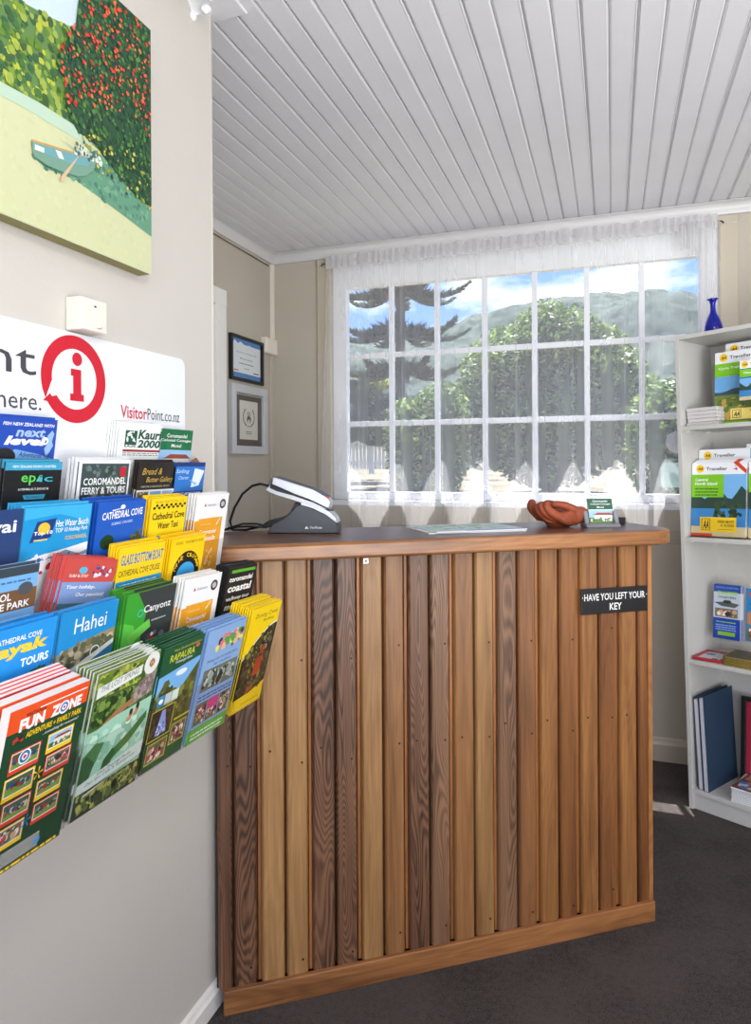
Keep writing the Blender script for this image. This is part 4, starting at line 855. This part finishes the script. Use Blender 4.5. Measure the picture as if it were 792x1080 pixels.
# shelf 2
a = Art(.103,.21,.003); a.rect(0,0,1,1,(36,74,160)).rect(0,.36,1,.86,(190,200,214)).text('FISHING CHARTERS',.08,.93,.92,.96,(150,180,220)).text('SNAPPER',.12,.82,.9,.88,(150,206,60),.03,.2).text('CHARTERS',.16,.745,.84,.79,(60,90,60),.02,.2)
a.poly([(.02,.66),(.35,.68),(.40,.72),(.62,.72),(.68,.68),(.96,.66),(.80,.59),(.3,.60)],(84,92,84)).rect(.38,.66,.62,.70,(40,50,50)).photo('people',.06,.40,.90,.56).rect(0,.0,1,.38,(30,66,160)).lines(.12,.30,.85,.34,(150,206,60),1).lines(.1,.16,.85,.28,(150,180,230),3).rect(.18,.06,.82,.13,(140,196,60))
f = a.build('fishing_brochure', normals=False); f.matrix_world = sm(.060,.115,S_[1]+.075,-.12,0,0); tag(f,'blue boat fishing brochure with green lettering on the second shelf','brochure','boat fishing brochures')
for q in range(1,4): dup(f, sm(.060+.0018*q,.115+.005*q,S_[1]+.075,-.12), 'blue boat fishing brochure, copy behind the front one', 'boat fishing brochures')
r = stand('leaflet_holder',.052,.105,S_[1]+.072,.118,.14,'clear acrylic leaflet holder with the blue fishing brochures')
MB().box((0,-.03,-.072),(.118,.07,-.069),M['acrylic']).box((0,.02,-.069),(.118,.023,-.001),M['acrylic']).build('pedestal', r)
a = Art(.103,.20,.003); a.rect(0,0,1,1,(50,130,190)).text('Pier 4',.1,.84,.9,.93,(214,80,40),.03,.1).rect(.05,.32,1,.55,(190,130,90)).blobs(0,.55,1,.8,[(40,90,150),(80,160,200)],20,.1).photo('people',.05,.02,.95,.28)
f = a.build('scenic_brochure', normals=False); f.matrix_world = sm(.182,.12,S_[1]+.08,-.10); tag(f,'bright blue and orange brochure at the right frame edge of the second shelf','brochure')
stand('leaflet_holder',.176,.110,S_[1]+.077,.116,.14,'clear acrylic leaflet holder at the right frame edge of the second shelf')
r = empty('framed_notice', sm(T+.008,.012,S_[1]+.001,0,0,.06), 'small red-framed notice lying flat on the second shelf', 'picture frame')
m = MB()
for q in (((0,0),(.108,.012)),((0,.138),(.108,.150)),((0,.012),(.012,.138)),((.096,.012),(.108,.138))): m.box((q[0][0],q[0][1],0),(q[1][0],q[1][1],.010),ink((176,40,52)),bevel=.002)
m.build('frame', r)
a = Art(.086,.128,.002); a.rect(0,0,1,1,(206,206,210)).rect(0,.88,1,.95,(90,90,110)).photo('coast',.08,.5,.48,.8).lines(.55,.4,.92,.8,(140,140,150),6).rect(.6,.1,.85,.22,(70,100,70))
o = a.build('notice', r, normals=False); o.rotation_euler = (-PI/2,0,0); o.location = (.011,.011,.0062)
yb_ = MB().prism([(.02,0),(.15,0),(.15,.14),(0,.14),(0,.02)],2,0,.004,ink((150,128,62)),bevel=.001).prism([(.022,.008),(.145,.008),(.145,.132),(.008,.132),(.008,.022)],2,.0041,.0046,ink((84,76,60))).build('yellow_magazine')
yb_.matrix_world = sm(.128,.01,S_[1]); tag(yb_,'yellow-edged dark magazine in the flat pile on the second shelf','magazine','pile of yellow magazines')
for q in range(1,6): dup(yb_, sm(.128+.001*q,.012+.002*(q%2),S_[1]+.0056*q,0,0,.015*(q%3-1)))
# shelf 1 (bottom)
nav = paint('navy_cloth',(36,58,82),.6,.05,40,.1,200)
def folder(x, y, z, rz, ry, w_, h_, t, lab, grp, col):
    r = empty('folder', sm(x,y,z,0,ry,rz), lab, 'folder', grp)
    MB().box((0,0,0),(.0018,w_,h_),col,bevel=.0005).box((t-.0018,0,0),(t,w_,h_),col,bevel=.0005).build('cover', r)
    MB().box((.0022,.002,.002),(t-.0022,w_-.006,h_-.010),ink((206,206,214)),bevel=.001).build('pages', r); return r
folder(.054,.012,S_[0],-.05,-.03,.225,.365,.020,'blue cloth-covered folder nearest the picture on the bottom shelf','blue folders',nav)
folder(.031,.016,S_[0],-.03,-.03,.225,.355,.020,'dark folder between the bookcase side and the blue folder',None,M['dark'])
r = empty('framed_poster', sm(.125,.175,S_[0],-.10), 'black-framed red poster of scenic photos leaning on the bottom shelf', 'picture frame')
fw = .018; PW, PH = .25, .345; m = MB()
for q in (((0,0),(fw,PH)),((PW-fw,0),(PW,PH)),((fw,0),(PW-fw,fw)),((fw,PH-fw),(PW-fw,PH))): m.box((q[0][0],-.012,q[0][1]),(q[1][0],.004,q[1][1]),M['black'],bevel=.002)
m.build('frame', r)
a = Art(PW-2*fw,PH-2*fw,.003); a.rect(0,0,1,1,(160,40,62)).rect(.09,.06,.91,.94,(226,228,236)).text('Our Place',.2,.70,.8,.78,(190,50,60),.0,.3)
for q in range(3):
    for j in range(3): a.photo(['coast','bush','coast','house','falls'][(q*2+j)%5],.11+j*.27,.10+q*.20,.36+j*.27,.28+q*.20)
a.photo('coast',.11,.80,.9,.93)
o = a.build('poster', r, normals=False); o.location = (fw,-.004,fw)
mg = MB().box((0,0,0),(.20,.27,.0055),ink((220,220,224)),bevel=.001).build('magazine'); 
mz = S_[0]; 
tag(mg,'glossy magazine lying in the pile at the right of the bottom shelf','magazine','pile of glossy magazines'); mg.matrix_world = sm(.158,.004,mz,0,0,.1)
for q in range(1,8): dup(mg, sm(.158+.001*(q%3),.004+.001*q,mz+.0062*q,0,0,.1+.01*(q%2)))
a = Art(.20,.27,.005); a.rect(0,0,1,1,(120,60,50)).rect(.1,.7,.9,.95,(230,230,232)).blobs(0,0,1,.7,[(50,120,190),(110,50,50),(200,190,180),(40,40,44),(180,120,70)],80,.1).ell(.3,.5,.2,(60,140,200))
o = a.build('magazine', normals=False); o.matrix_world = sm(.158,.006,mz+.0062*8+.0052,-PI/2,0,0) ; tag(o,'glossy magazine with a colourful brown and blue cover, topmost of its pile','magazine')
# ================================================================== CURTAIN
CX0, CX1, CZ0, CZ1 = -1.405, .44, .985, 2.425
def fold(x, z):
    t = (CZ1-z)/(CZ1-CZ0); k = min(1, max(0, (t-.08)/.6)); k = k*k*(3-2*k)
    ph = 2*PI*(x+1.28)/.222 + .5*math.sin(x*3.1+1) + .25*math.sin(x*9.0)
    big = math.cos(ph)+.15*math.cos(2*ph+1.0+x*4)
    small = math.sin(x*95+3*math.sin(x*11))*.5+math.sin(x*61+1.3)*.5
    return 3.325 + .036*k*big*(.85+.15*math.sin(x*5.3)) + .0045*small*(1-.75*k)
cur = empty('sheer_curtain', Matrix.Translation((-.48,3.32,2.40)), 'sheer white net curtain gathered on a wire across the whole window', 'curtain')
m = MB(); NX, NZ = 520, 70; i0 = m.mi(M['sheer']); grid = []
for a_ in range(NX+1):
    x = CX0+(CX1-CX0)*a_/NX; row = []
    for b_ in range(NZ+1):
        z = CZ0+(CZ1-CZ0)*b_/NZ; sx = x-.035*(1-b_/NZ)*(1 if a_ < NX*.1 else 0)*(1-a_/(NX*.1)) ; row.append(m.bm.verts.new((sx, fold(x,z), z)))
    grid.append(row)
for a_ in range(NX):
    for b_ in range(NZ):
        f = m.bm.faces.new([grid[a_][b_],grid[a_+1][b_],grid[a_+1][b_+1],grid[a_][b_+1]]); f.smooth = True; f.material_index = i0
def cpart(m, name):
    o = m.build(name, normals=False); o.parent = cur; o.matrix_parent_inverse = Matrix.Translation(-cur.location)
cpart(m, 'panel')
# gathered heading: a ruffled band doubled over the wire
m = MB(); i0 = m.mi(M['sheer2']); NX = 700
for lay in range(3):
    rows = []
    for a_ in range(NX+1):
        x = CX0+(CX1-CX0)*a_/NX; w_ = .007*math.sin(x*170+lay*2+2*math.sin(x*23))+.004*math.sin(x*77+lay)
        rows.append([m.bm.verts.new((x, 3.318-.010*lay+w_*q_, z_)) for z_, q_ in ((2.372,.6),(2.390,1.0),(2.402,.25),(2.412,.8),(2.432+.004*math.sin(x*60),1.2))])
    for a_ in range(NX):
        for b_ in range(4):
            f = m.bm.faces.new([rows[a_][b_],rows[a_+1][b_],rows[a_+1][b_+1],rows[a_][b_+1]]); f.smooth = True; f.material_index = i0
cpart(m, 'gathered_heading')
cpart(MB().tube([(CX0-.02,3.318,2.402),(CX1+.01,3.318,2.404)],.0022,M['nail'],6),'curtain_wire')
cpart(MB().tube([(CX0-.04,3.352,2.402),(CX0-.036,3.336,2.402),(CX0-.02,3.318,2.402)],.003,M['nail'],6).tube([(CX1+.03,3.352,2.404),(CX1+.026,3.336,2.404),(CX1+.01,3.318,2.404)],.003,M['nail'],6),'hook')
# vertical seams where the drops are joined, and the folded tail at the right end
for x in (-1.235,-1.0,-.80,-.655,-.43,-.17,.06):
    m = MB()
    for q in range(24):
        z0, z1 = CZ0+(CZ1-.06-CZ0)*q/24, CZ0+(CZ1-.06-CZ0)*(q+1)/24
        m.face([(x-.002,fold(x,z0)-.002,z0),(x+.002,fold(x,z0)-.002,z0),(x+.002,fold(x,z1)-.002,z1),(x-.002,fold(x,z1)-.002,z1)],M['sheer'])
    cpart(m,'seam')
m = MB(); i0 = m.mi(M['sheer'])
for (xa, xb, za, zb, yo) in ((.285,.335,2.285,2.395,-.03),(.318,.370,2.250,2.40,-.045),(.36,.45,1.0,2.40,-.012)):
    for lay in range(2):
        rows = []
        for a_ in range(13):
            x = xa+(xb-xa)*a_/12
            rows.append([m.bm.verts.new((x, 3.318+yo-.004*lay+.006*math.sin(a_*1.9+lay), za+(zb-za)*q_/6)) for q_ in range(7)])
        for a_ in range(12):
            for q_ in range(6):
                f = m.bm.faces.new([rows[a_][q_],rows[a_+1][q_],rows[a_+1][q_+1],rows[a_][q_+1]]); f.smooth = True; f.material_index = i0
cpart(m,'folded_tail')
# stickers on the window pane
m = MB(); P = [(.003+.012*1,0)]
def rr(w_, h_, r_): return [(cx_+r_*math.cos(t), cy_+r_*math.sin(t)) for cx_, cy_, t0 in ((w_-r_,h_-r_,0),(r_,h_-r_,PI/2),(r_,r_,PI),(w_-r_,r_,1.5*PI)) for t in (t0,t0+PI/8,t0+PI/4,t0+3*PI/8,t0+PI/2)]
st = MB().prism(rr(.13,.115,.018),1,-.0006,0,ink((176,222,214))).build('window_sticker', mat=Matrix.Translation((.213,YB+.0393,1.238))); tag(st,'pale green rounded sticker on the window glass beside the bookcase','sticker')
st = MB().prism([(.05*math.cos(q*PI/16),.05*math.sin(q*PI/16)) for q in range(32)],1,-.0006,0,ink((206,208,214))).build('window_sticker', mat=Matrix.Translation((.285,YB+.0393,1.445))); tag(st,'round whitish sticker on the window glass beside the bookcase','sticker')
# ceiling light at the top left corner
lp = empty('ceiling_light', Matrix.Translation((-.93,1.46,2.494)), 'white ceiling light on a square mounting board, cut by the upper frame edge', 'ceiling light')
def lpart(m, name):
    o = m.build(name); o.parent = lp; o.matrix_parent_inverse = Matrix.Translation(-lp.location)
lpart(MB().box((-1.12,1.26,2.485),(-.862,1.535,2.494),M['ceiling'],bevel=.002),'mounting_board')
m = MB().lathe([(.02,0),(.05,-.004),(.075,-.02),(.10,-.05)],M['frame_white'],24,(-.955,1.33,2.484))
for q in range(12):
    a0 = q*PI/6; m.lathe([(0,-.012),(.012,-.006),(.014,0),(.010,.008),(0,.012)],M['frame_white'],8,(-.955+.098*math.cos(a0),1.33+.098*math.sin(a0),2.434))
lpart(m,'frilled_shade')

# ================================================================== OUTSIDE
def gz(y): return .50+.054*(y-3.4)
def grass():
    m, nt, b = new_mat('dry_grass'); v = coords(nt); n = N(nt,'ShaderNodeTexNoise',Scale=1.2,Detail=8.0); nt.links.new(v,n.inputs['Vector'])
    r = N(nt,'ShaderNodeValToRGB'); r.color_ramp.elements[0].position=.35; r.color_ramp.elements[1].position=.7; r.color_ramp.elements[0].color = rgb((90,84,68)); r.color_ramp.elements[1].color = rgb((114,108,90))
    nt.links.new(n.outputs['Fac'],r.inputs['Fac']); nt.links.new(r.outputs['Color'],b.inputs['Base Color']); b.inputs['Roughness'].default_value = .95
    bp = N(nt,'ShaderNodeBump',Strength=.6,Distance=.05); nt.links.new(n.outputs['Fac'],bp.inputs['Height']); nt.links.new(bp.outputs['Normal'],b.inputs['Normal'])
    return m
m = MB(); g = grass()
m.face([(-60,3.6,.5),(60,3.6,.5),(60,70,gz(70)-1.0),(-60,70,gz(70)-1.0)],g); m.face([(-60,3.6,.5),(-60,3.6,-.3),(60,3.6,-.3),(60,3.6,.5)],g)
struct(m.build('garden_ground'))
# eave over the window
struct(MB().box((-3,YB+.12,2.52),(3.4,YB+.371,2.60),M['frame_white']).build('eave'))
# picket fence
fr = empty('picket_fence', Matrix.Translation((-6.2,16,gz(16))), 'white picket fence on the far side of the dry lawn', 'fence')
wht = paint('white_fence_paint',(226,228,230),.5,.03,3)
def fpart(m, name):
    o = m.build(name); o.parent = fr; o.matrix_parent_inverse = Matrix.Translation(-fr.location)
x = -9.6; n_ = 0
pk = MB(); z0 = gz(16)
pk.prism([(-.035,.06),(.035,.06),(.035,.80),(0,.86),(-.035,.80)],1,-.01,.01,wht)
first = pk.build('picket'); first.parent = fr; first.location = (x+6.2,0,0)
while n_ < 72:
    x += .098; n_ += 1
    c = first.copy(); COL.objects.link(c); c.parent = fr; c.location = (x+6.2,0,0)
fpart(MB().box((-9.65,16.012,z0+.18),(-2.4,16.04,z0+.25),wht).box((-9.65,16.012,z0+.62),(-2.4,16.04,z0+.69),wht),'rail')
for x in (-9.3,-7.45,-5.6,-3.75): fpart(MB().box((x-.06,15.95,z0-.05),(x+.06,16.07,z0+.92),wht,bevel=.01).box((x-.08,15.93,z0+.92),(x+.08,16.09,z0+.97),wht,bevel=.01),'post')
# bushes and trees
def crown(m, c, rad, n, mat, size, rn, droop=0.0, hollow=.55):
    i = m.mi(mat)
    for _ in range(n):
        while True:
            p = Vector((rn.uniform(-1,1),rn.uniform(-1,1),rn.uniform(-1,1)))
            if hollow < p.length < 1: break
        q = Vector((c[0]+p.x*rad[0], c[1]+p.y*rad[1], c[2]+p.z*rad[2]))
        d1 = Vector((rn.uniform(-1,1),rn.uniform(-1,1),rn.uniform(-.6,.6))).normalized(); d2 = d1.orthogonal().normalized(); d2 = Matrix.Rotation(rn.uniform(0,6),3,d1) @ d2
        s_ = size*rn.uniform(.6,1.3)
        f = m.bm.faces.new([m.bm.verts.new(v) for v in (q-d1*s_, q+d2*s_*.42, q+d1*s_, q-d2*s_*.42)]); f.material_index = i
def bush(name, lab, cat, x, y, lobes, mats, n, size, seed, trunk=None, group=None):
    rn = random.Random(seed); r = empty(name, Matrix.Translation((x,y,gz(y))), lab, cat, group)
    m = MB()
    tot = sum(l[3]*l[4]*l[5] for l in lobes)
    for k, l in enumerate(lobes):
        nn = int(n*l[3]*l[4]*l[5]/tot)
        for q, mt in enumerate(mats): crown(m, l[:3], l[3:6], nn//len(mats), mt, size, rn)
    m.build('foliage', r, normals=False)
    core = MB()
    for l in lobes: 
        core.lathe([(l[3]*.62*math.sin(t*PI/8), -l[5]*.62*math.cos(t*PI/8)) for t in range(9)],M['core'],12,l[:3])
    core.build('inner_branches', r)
    if trunk:
        t_ = MB()
        for tr in trunk: t_.tube(tr[0], tr[1], M['bark'], 8, tr[2] if len(tr) > 2 else None)
        t_.build('trunk', r)
    return r
M['bark'] = paint('grey_bark',(84,72,60),.9,.2,8,.4,30)
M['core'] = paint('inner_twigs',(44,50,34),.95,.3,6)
f1 = foliage('broad_green_leaves',(70,96,44),(120,146,72)); f2 = foliage('pale_green_leaves',(112,140,70),(168,186,110)); f3 = foliage('dark_green_leaves',(44,66,40),(82,104,60)); f4 = foliage('yellow_green_leaves',(150,160,60),(196,196,96)); f5 = foliage('dark_pine_needles',(52,66,50),(84,96,70))
# central tree: px 490..700 at 12 m
D_ = 12.0
bush('magnolia_tree','big rounded leafy tree in the middle of the lawn outside the window','tree',-1.0,D_,
     [(0,0,.95,1.25,1.2,1.0),(-.5,0,1.85,1.05,1.0,.95),(.5,.1,1.75,1.1,1.0,1.0),(.1,0,2.45,.85,.8,.65),(-.05,0,2.78,.42,.42,.40),(1.15,0,1.15,.8,.8,.9),(-1.05,0,1.1,.7,.8,.85),(.8,0,2.3,.5,.5,.42)],[f1,f1,f3,f2],30000,.062,3,[([(0,0,-.2),(.05,0,.8),(0,0,1.6)],.14)])
bush('shrub','light green leafy shrub in front of the left side of the big tree outside','shrub',-2.45,9.4,[(0,0,.7,.6,.6,.8),(.2,0,1.2,.42,.42,.5),(-.25,0,1.0,.4,.4,.5)],[f1,f2,f3],9000,.05,5)
bush('shrub','leafy shrub to the right of the big tree, partly behind the bookcase','shrub',.95,9.3,[(0,0,.7,.8,.7,.9),(.4,0,1.3,.7,.7,.65),(-.3,0,1.0,.5,.5,.6)],[f1,f3,f2],10000,.055,6)
h1 = bush('hedge','dense clipped hedge with yellow green top growing before the fence','hedge',-5.8,15.1,[(-.4,0,1.35,.9,.6,.7),(.35,0,1.4,.75,.6,.65)],[f3,f3,f1],9000,.055,8)
h2 = bush('hedge','yellow green new growth','hedge',-5.8,15.1,[(0,0,2.1,1.1,.5,.22)],[f4,f1],2600,.06,9)
for c in list(h2.children):
    c.parent = h1
    if c.name.startswith('foliage'): c['label'] = 'yellow green new growth on top'
bpy.data.objects.remove(h2)
# Norfolk pine at 14 m, trunk at px ~424
rn = random.Random(11); tx_, ty_ = -4.0, 13.2
r = empty('norfolk_pine', Matrix.Translation((tx_,ty_,gz(ty_))), 'dark Norfolk pine with tiered drooping branches outside the left of the window', 'tree')
m = MB().tube([(0,0,-.2),(0,0,2.0),(.03,0,4.5),(.02,0,7.5)],.2,M['bark'],10,[.12,.10,.08,.05]); m.build('trunk', r)
nd = MB(); br = MB(); i_ = nd.mi(f5)
for k, zt in enumerate((.95,1.6,2.3,3.05,3.85,4.6,5.4,6.1,6.7)):
    nb = 7; Lb = (.9,1.15,1.3,1.4,1.4,1.3,1.2,1.0,.7)[k]
    for b_ in range(nb):
        th = 2*PI*b_/nb+k*.45; dx, dy = math.cos(th), math.sin(th); pts = []
        for q in range(9):
            t = q/8; pts.append(Vector((dx*Lb*t, dy*Lb*t, zt-.42*math.sin(t*PI*.62)*1.0+.38*t*t)))
        br.tube(pts, .03, M['bark'], 5, [.035*(1-q/9) for q in range(9)])
        for q in range(330):
            t = rn.uniform(.12,1.0); j = min(7,int(t*8)); p_ = pts[j].lerp(pts[j+1], t*8-j)
            side = Vector((-dy,dx,0))*rn.choice((-1,1)); l_ = .36*(1.15-t)*rn.uniform(.5,1.1)+.06
            d_ = (side*rn.uniform(.2,1)+Vector((dx,dy,0))*.7+Vector((0,0,rn.uniform(.1,.75)))).normalized()
            w_ = Vector((rn.uniform(-1,1),rn.uniform(-1,1),rn.uniform(-1,1))).cross(d_).normalized()*.016
            f = nd.bm.faces.new([nd.bm.verts.new(v_) for v_ in (p_-w_, p_+d_*l_*.5-w_*1.3, p_+d_*l_, p_+d_*l_*.5+w_*1.3, p_+w_)]); f.material_index = i_
br.build('branch', r); nd.build('needles', r, normals=False)
# forested hills
def hillmat():
    m, nt, b = new_mat('distant_bush_hill'); v = coords(nt); n = N(nt,'ShaderNodeTexNoise',Scale=.4,Detail=9.0,Roughness=.7); nt.links.new(v,n.inputs['Vector'])
    r = N(nt,'ShaderNodeValToRGB'); r.color_ramp.elements[0].position=.35; r.color_ramp.elements[1].position=.68; r.color_ramp.elements[0].color = rgb((46,56,56)); r.color_ramp.elements[1].color = rgb((96,106,98))
    nt.links.new(n.outputs['Fac'],r.inputs['Fac']); nt.links.new(r.outputs['Color'],b.inputs['Base Color']); b.inputs['Roughness'].default_value = 1; b.inputs['Specular IOR Level'].default_value = .05
    return m
hm = hillmat()
def hills(name, ridge, y, dep, seed):
    rn = random.Random(seed); m = MB(); i_ = m.mi(hm); rows = []; NXh = 160
    x0, x1 = ridge[0][0], ridge[-1][0]
    for a_ in range(NXh+1):
        x = x0+(x1-x0)*a_/NXh
        for (xa,za),(xb,zb) in zip(ridge, ridge[1:]):
            if xa <= x <= xb: t = (x-xa)/(xb-xa); zr = za+(zb-za)*(t*t*(3-2*t)); break
        col_ = []
        for b_ in range(25):
            t = b_/24; zz = zr*math.sin(t*PI/2)**1.2 + (1.2*math.sin(x*.11+b_*.5)+.9*math.sin(x*.05-b_*.9)+rn.uniform(-.5,.5))*math.sin(t*PI*.95)*1.2 + (rn.uniform(-.25,.45) if b_ == 24 else 0)
            col_.append(m.bm.verts.new((x, y-dep*(1-t), zz-2+2*t)))
        rows.append(col_)
    for a_ in range(NXh):
        for b_ in range(24):
            f = m.bm.faces.new([rows[a_][b_],rows[a_+1][b_],rows[a_+1][b_+1],rows[a_][b_+1]]); f.material_index = i_; f.smooth = True
    return m.build(name)
hl = hills('hills',[(-120,14),(-75,19),(-60,26),(-48,28.3),(-38,29.6),(-23,32.1),(-8.3,33.4),(1.1,34.7),(8.35,35.4),(11.9,34.5),(17,33),(30,29),(60,22),(110,16)],150,80,4)
struct(hl)

# ================================================================== SKY, SUN, LIGHTS, CAMERA
w = bpy.data.worlds.new('sky'); SC.world = w; w.use_nodes = True; nt = w.node_tree; nt.nodes.clear()
o = N(nt,'ShaderNodeOutputWorld'); bg = N(nt,'ShaderNodeBackground'); bg.inputs['Strength'].default_value = 1.45
tc = N(nt,'ShaderNodeTexCoord'); sx = N(nt,'ShaderNodeSeparateXYZ'); nt.links.new(tc.outputs['Generated'],sx.inputs[0])
gr = N(nt,'ShaderNodeValToRGB'); nt.links.new(sx.outputs['Z'],gr.inputs['Fac'])
e = gr.color_ramp.elements; e[0].position = 0; e[0].color = (.42,.40,.36,1); e[1].position = 1; e[1].color = (.10,.24,.70,1)
for p_, c_ in ((.02,(.44,.62,1.0,1)),(.30,(.17,.40,1.05,1))): q = e.new(p_); q.color = c_
mp = N(nt,'ShaderNodeMapping'); mp.inputs['Scale'].default_value = (1.0,1.0,2.6); mp.inputs['Location'].default_value = (.35,.2,.1); nt.links.new(tc.outputs['Generated'],mp.inputs['Vector'])
n = N(nt,'ShaderNodeTexNoise',Scale=3.4,Detail=7.0,Roughness=.55); nt.links.new(mp.outputs['Vector'],n.inputs['Vector'])
cr = N(nt,'ShaderNodeValToRGB'); cr.color_ramp.elements[0].position = .50; cr.color_ramp.elements[1].position = .62; nt.links.new(n.outputs['Fac'],cr.inputs['Fac'])
gt = N(nt,'ShaderNodeMath',operation='GREATER_THAN'); gt.inputs[1].default_value = .0; nt.links.new(sx.outputs['Z'],gt.inputs[0])
mu = N(nt,'ShaderNodeMath',operation='MULTIPLY'); nt.links.new(cr.outputs['Color'],mu.inputs[0]); nt.links.new(gt.outputs[0],mu.inputs[1])
mx = N(nt,'ShaderNodeMixRGB'); nt.links.new(mu.outputs[0],mx.inputs['Fac']); nt.links.new(gr.outputs['Color'],mx.inputs['Color1']); mx.inputs['Color2'].default_value = (1.35,1.38,1.45,1)
nt.links.new(mx.outputs['Color'],bg.inputs['Color']); nt.links.new(bg.outputs[0],o.inputs['Surface'])
def light(name, kind, loc, energy, col=(1,1,1), rot=None, to=None, **k):
    l = bpy.data.lights.new(name, kind); l.energy = energy; l.color = col
    for a_, v_ in k.items(): setattr(l, a_, v_)
    o = bpy.data.objects.new(name, l); COL.objects.link(o); o.location = loc
    if to is not None: o.rotation_euler = (Vector(to)-Vector(loc)).to_track_quat('-Z','Y').to_euler()
    return o
el, az = math.radians(70), math.radians(-14)
sd = Vector((math.sin(az)*math.cos(el), math.cos(az)*math.cos(el), math.sin(el)))
light('sun','SUN',tuple(sd*30),20.0,(1,.97,.93),to=(0,0,0),angle=math.radians(.55))
light('rear_fill','AREA',(.9,-2.2,1.75),47,(.98,.985,1),to=(0,3,1.5),shape='RECTANGLE',size=3.2,size_y=1.4)  # added soft fill behind the camera; no window is modelled there
light('side_fill','AREA',(2.6,.9,1.7),12,(.94,.97,1),to=(-1,1.6,1.2),shape='RECTANGLE',size=1.6,size_y=1.1)  # added fill from the right; the wall there has no window
light('overhead_fill','AREA',(.55,-.25,2.36),9,(1,.98,.95),to=(0,1.9,.9),shape='DISK',size=.45)  # added fill without a fixture, lights the upper counter more than its foot
light('upward_fill','AREA',(1.6,-.3,.9),64,(.97,.985,1),to=(1.0,1.0,2.5),shape='RECTANGLE',size=1.4,size_y=1.2,spread=math.radians(140))  # unseen fill aimed upwards, added to brighten the ceiling
cam = bpy.data.cameras.new('camera'); co = bpy.data.objects.new('camera', cam); COL.objects.link(co); SC.camera = co
cam.sensor_fit = 'VERTICAL'; cam.sensor_height = 36; cam.lens = 725/1080*36; cam.shift_y = -50/1080; cam.clip_start = .05; cam.clip_end = 500
co.matrix_world = Matrix.Translation((0,0,1.35)) @ Matrix.Rotation(math.radians(18.95),4,'Z') @ Matrix.Rotation(PI/2,4,'X') @ Matrix.Rotation(math.radians(-.3),4,'Z')
vs = SC.view_settings; vs.view_transform = 'Standard'; vs.look = 'None'; vs.gamma = 1; vs.exposure = 0.12; vs.use_curve_mapping = False
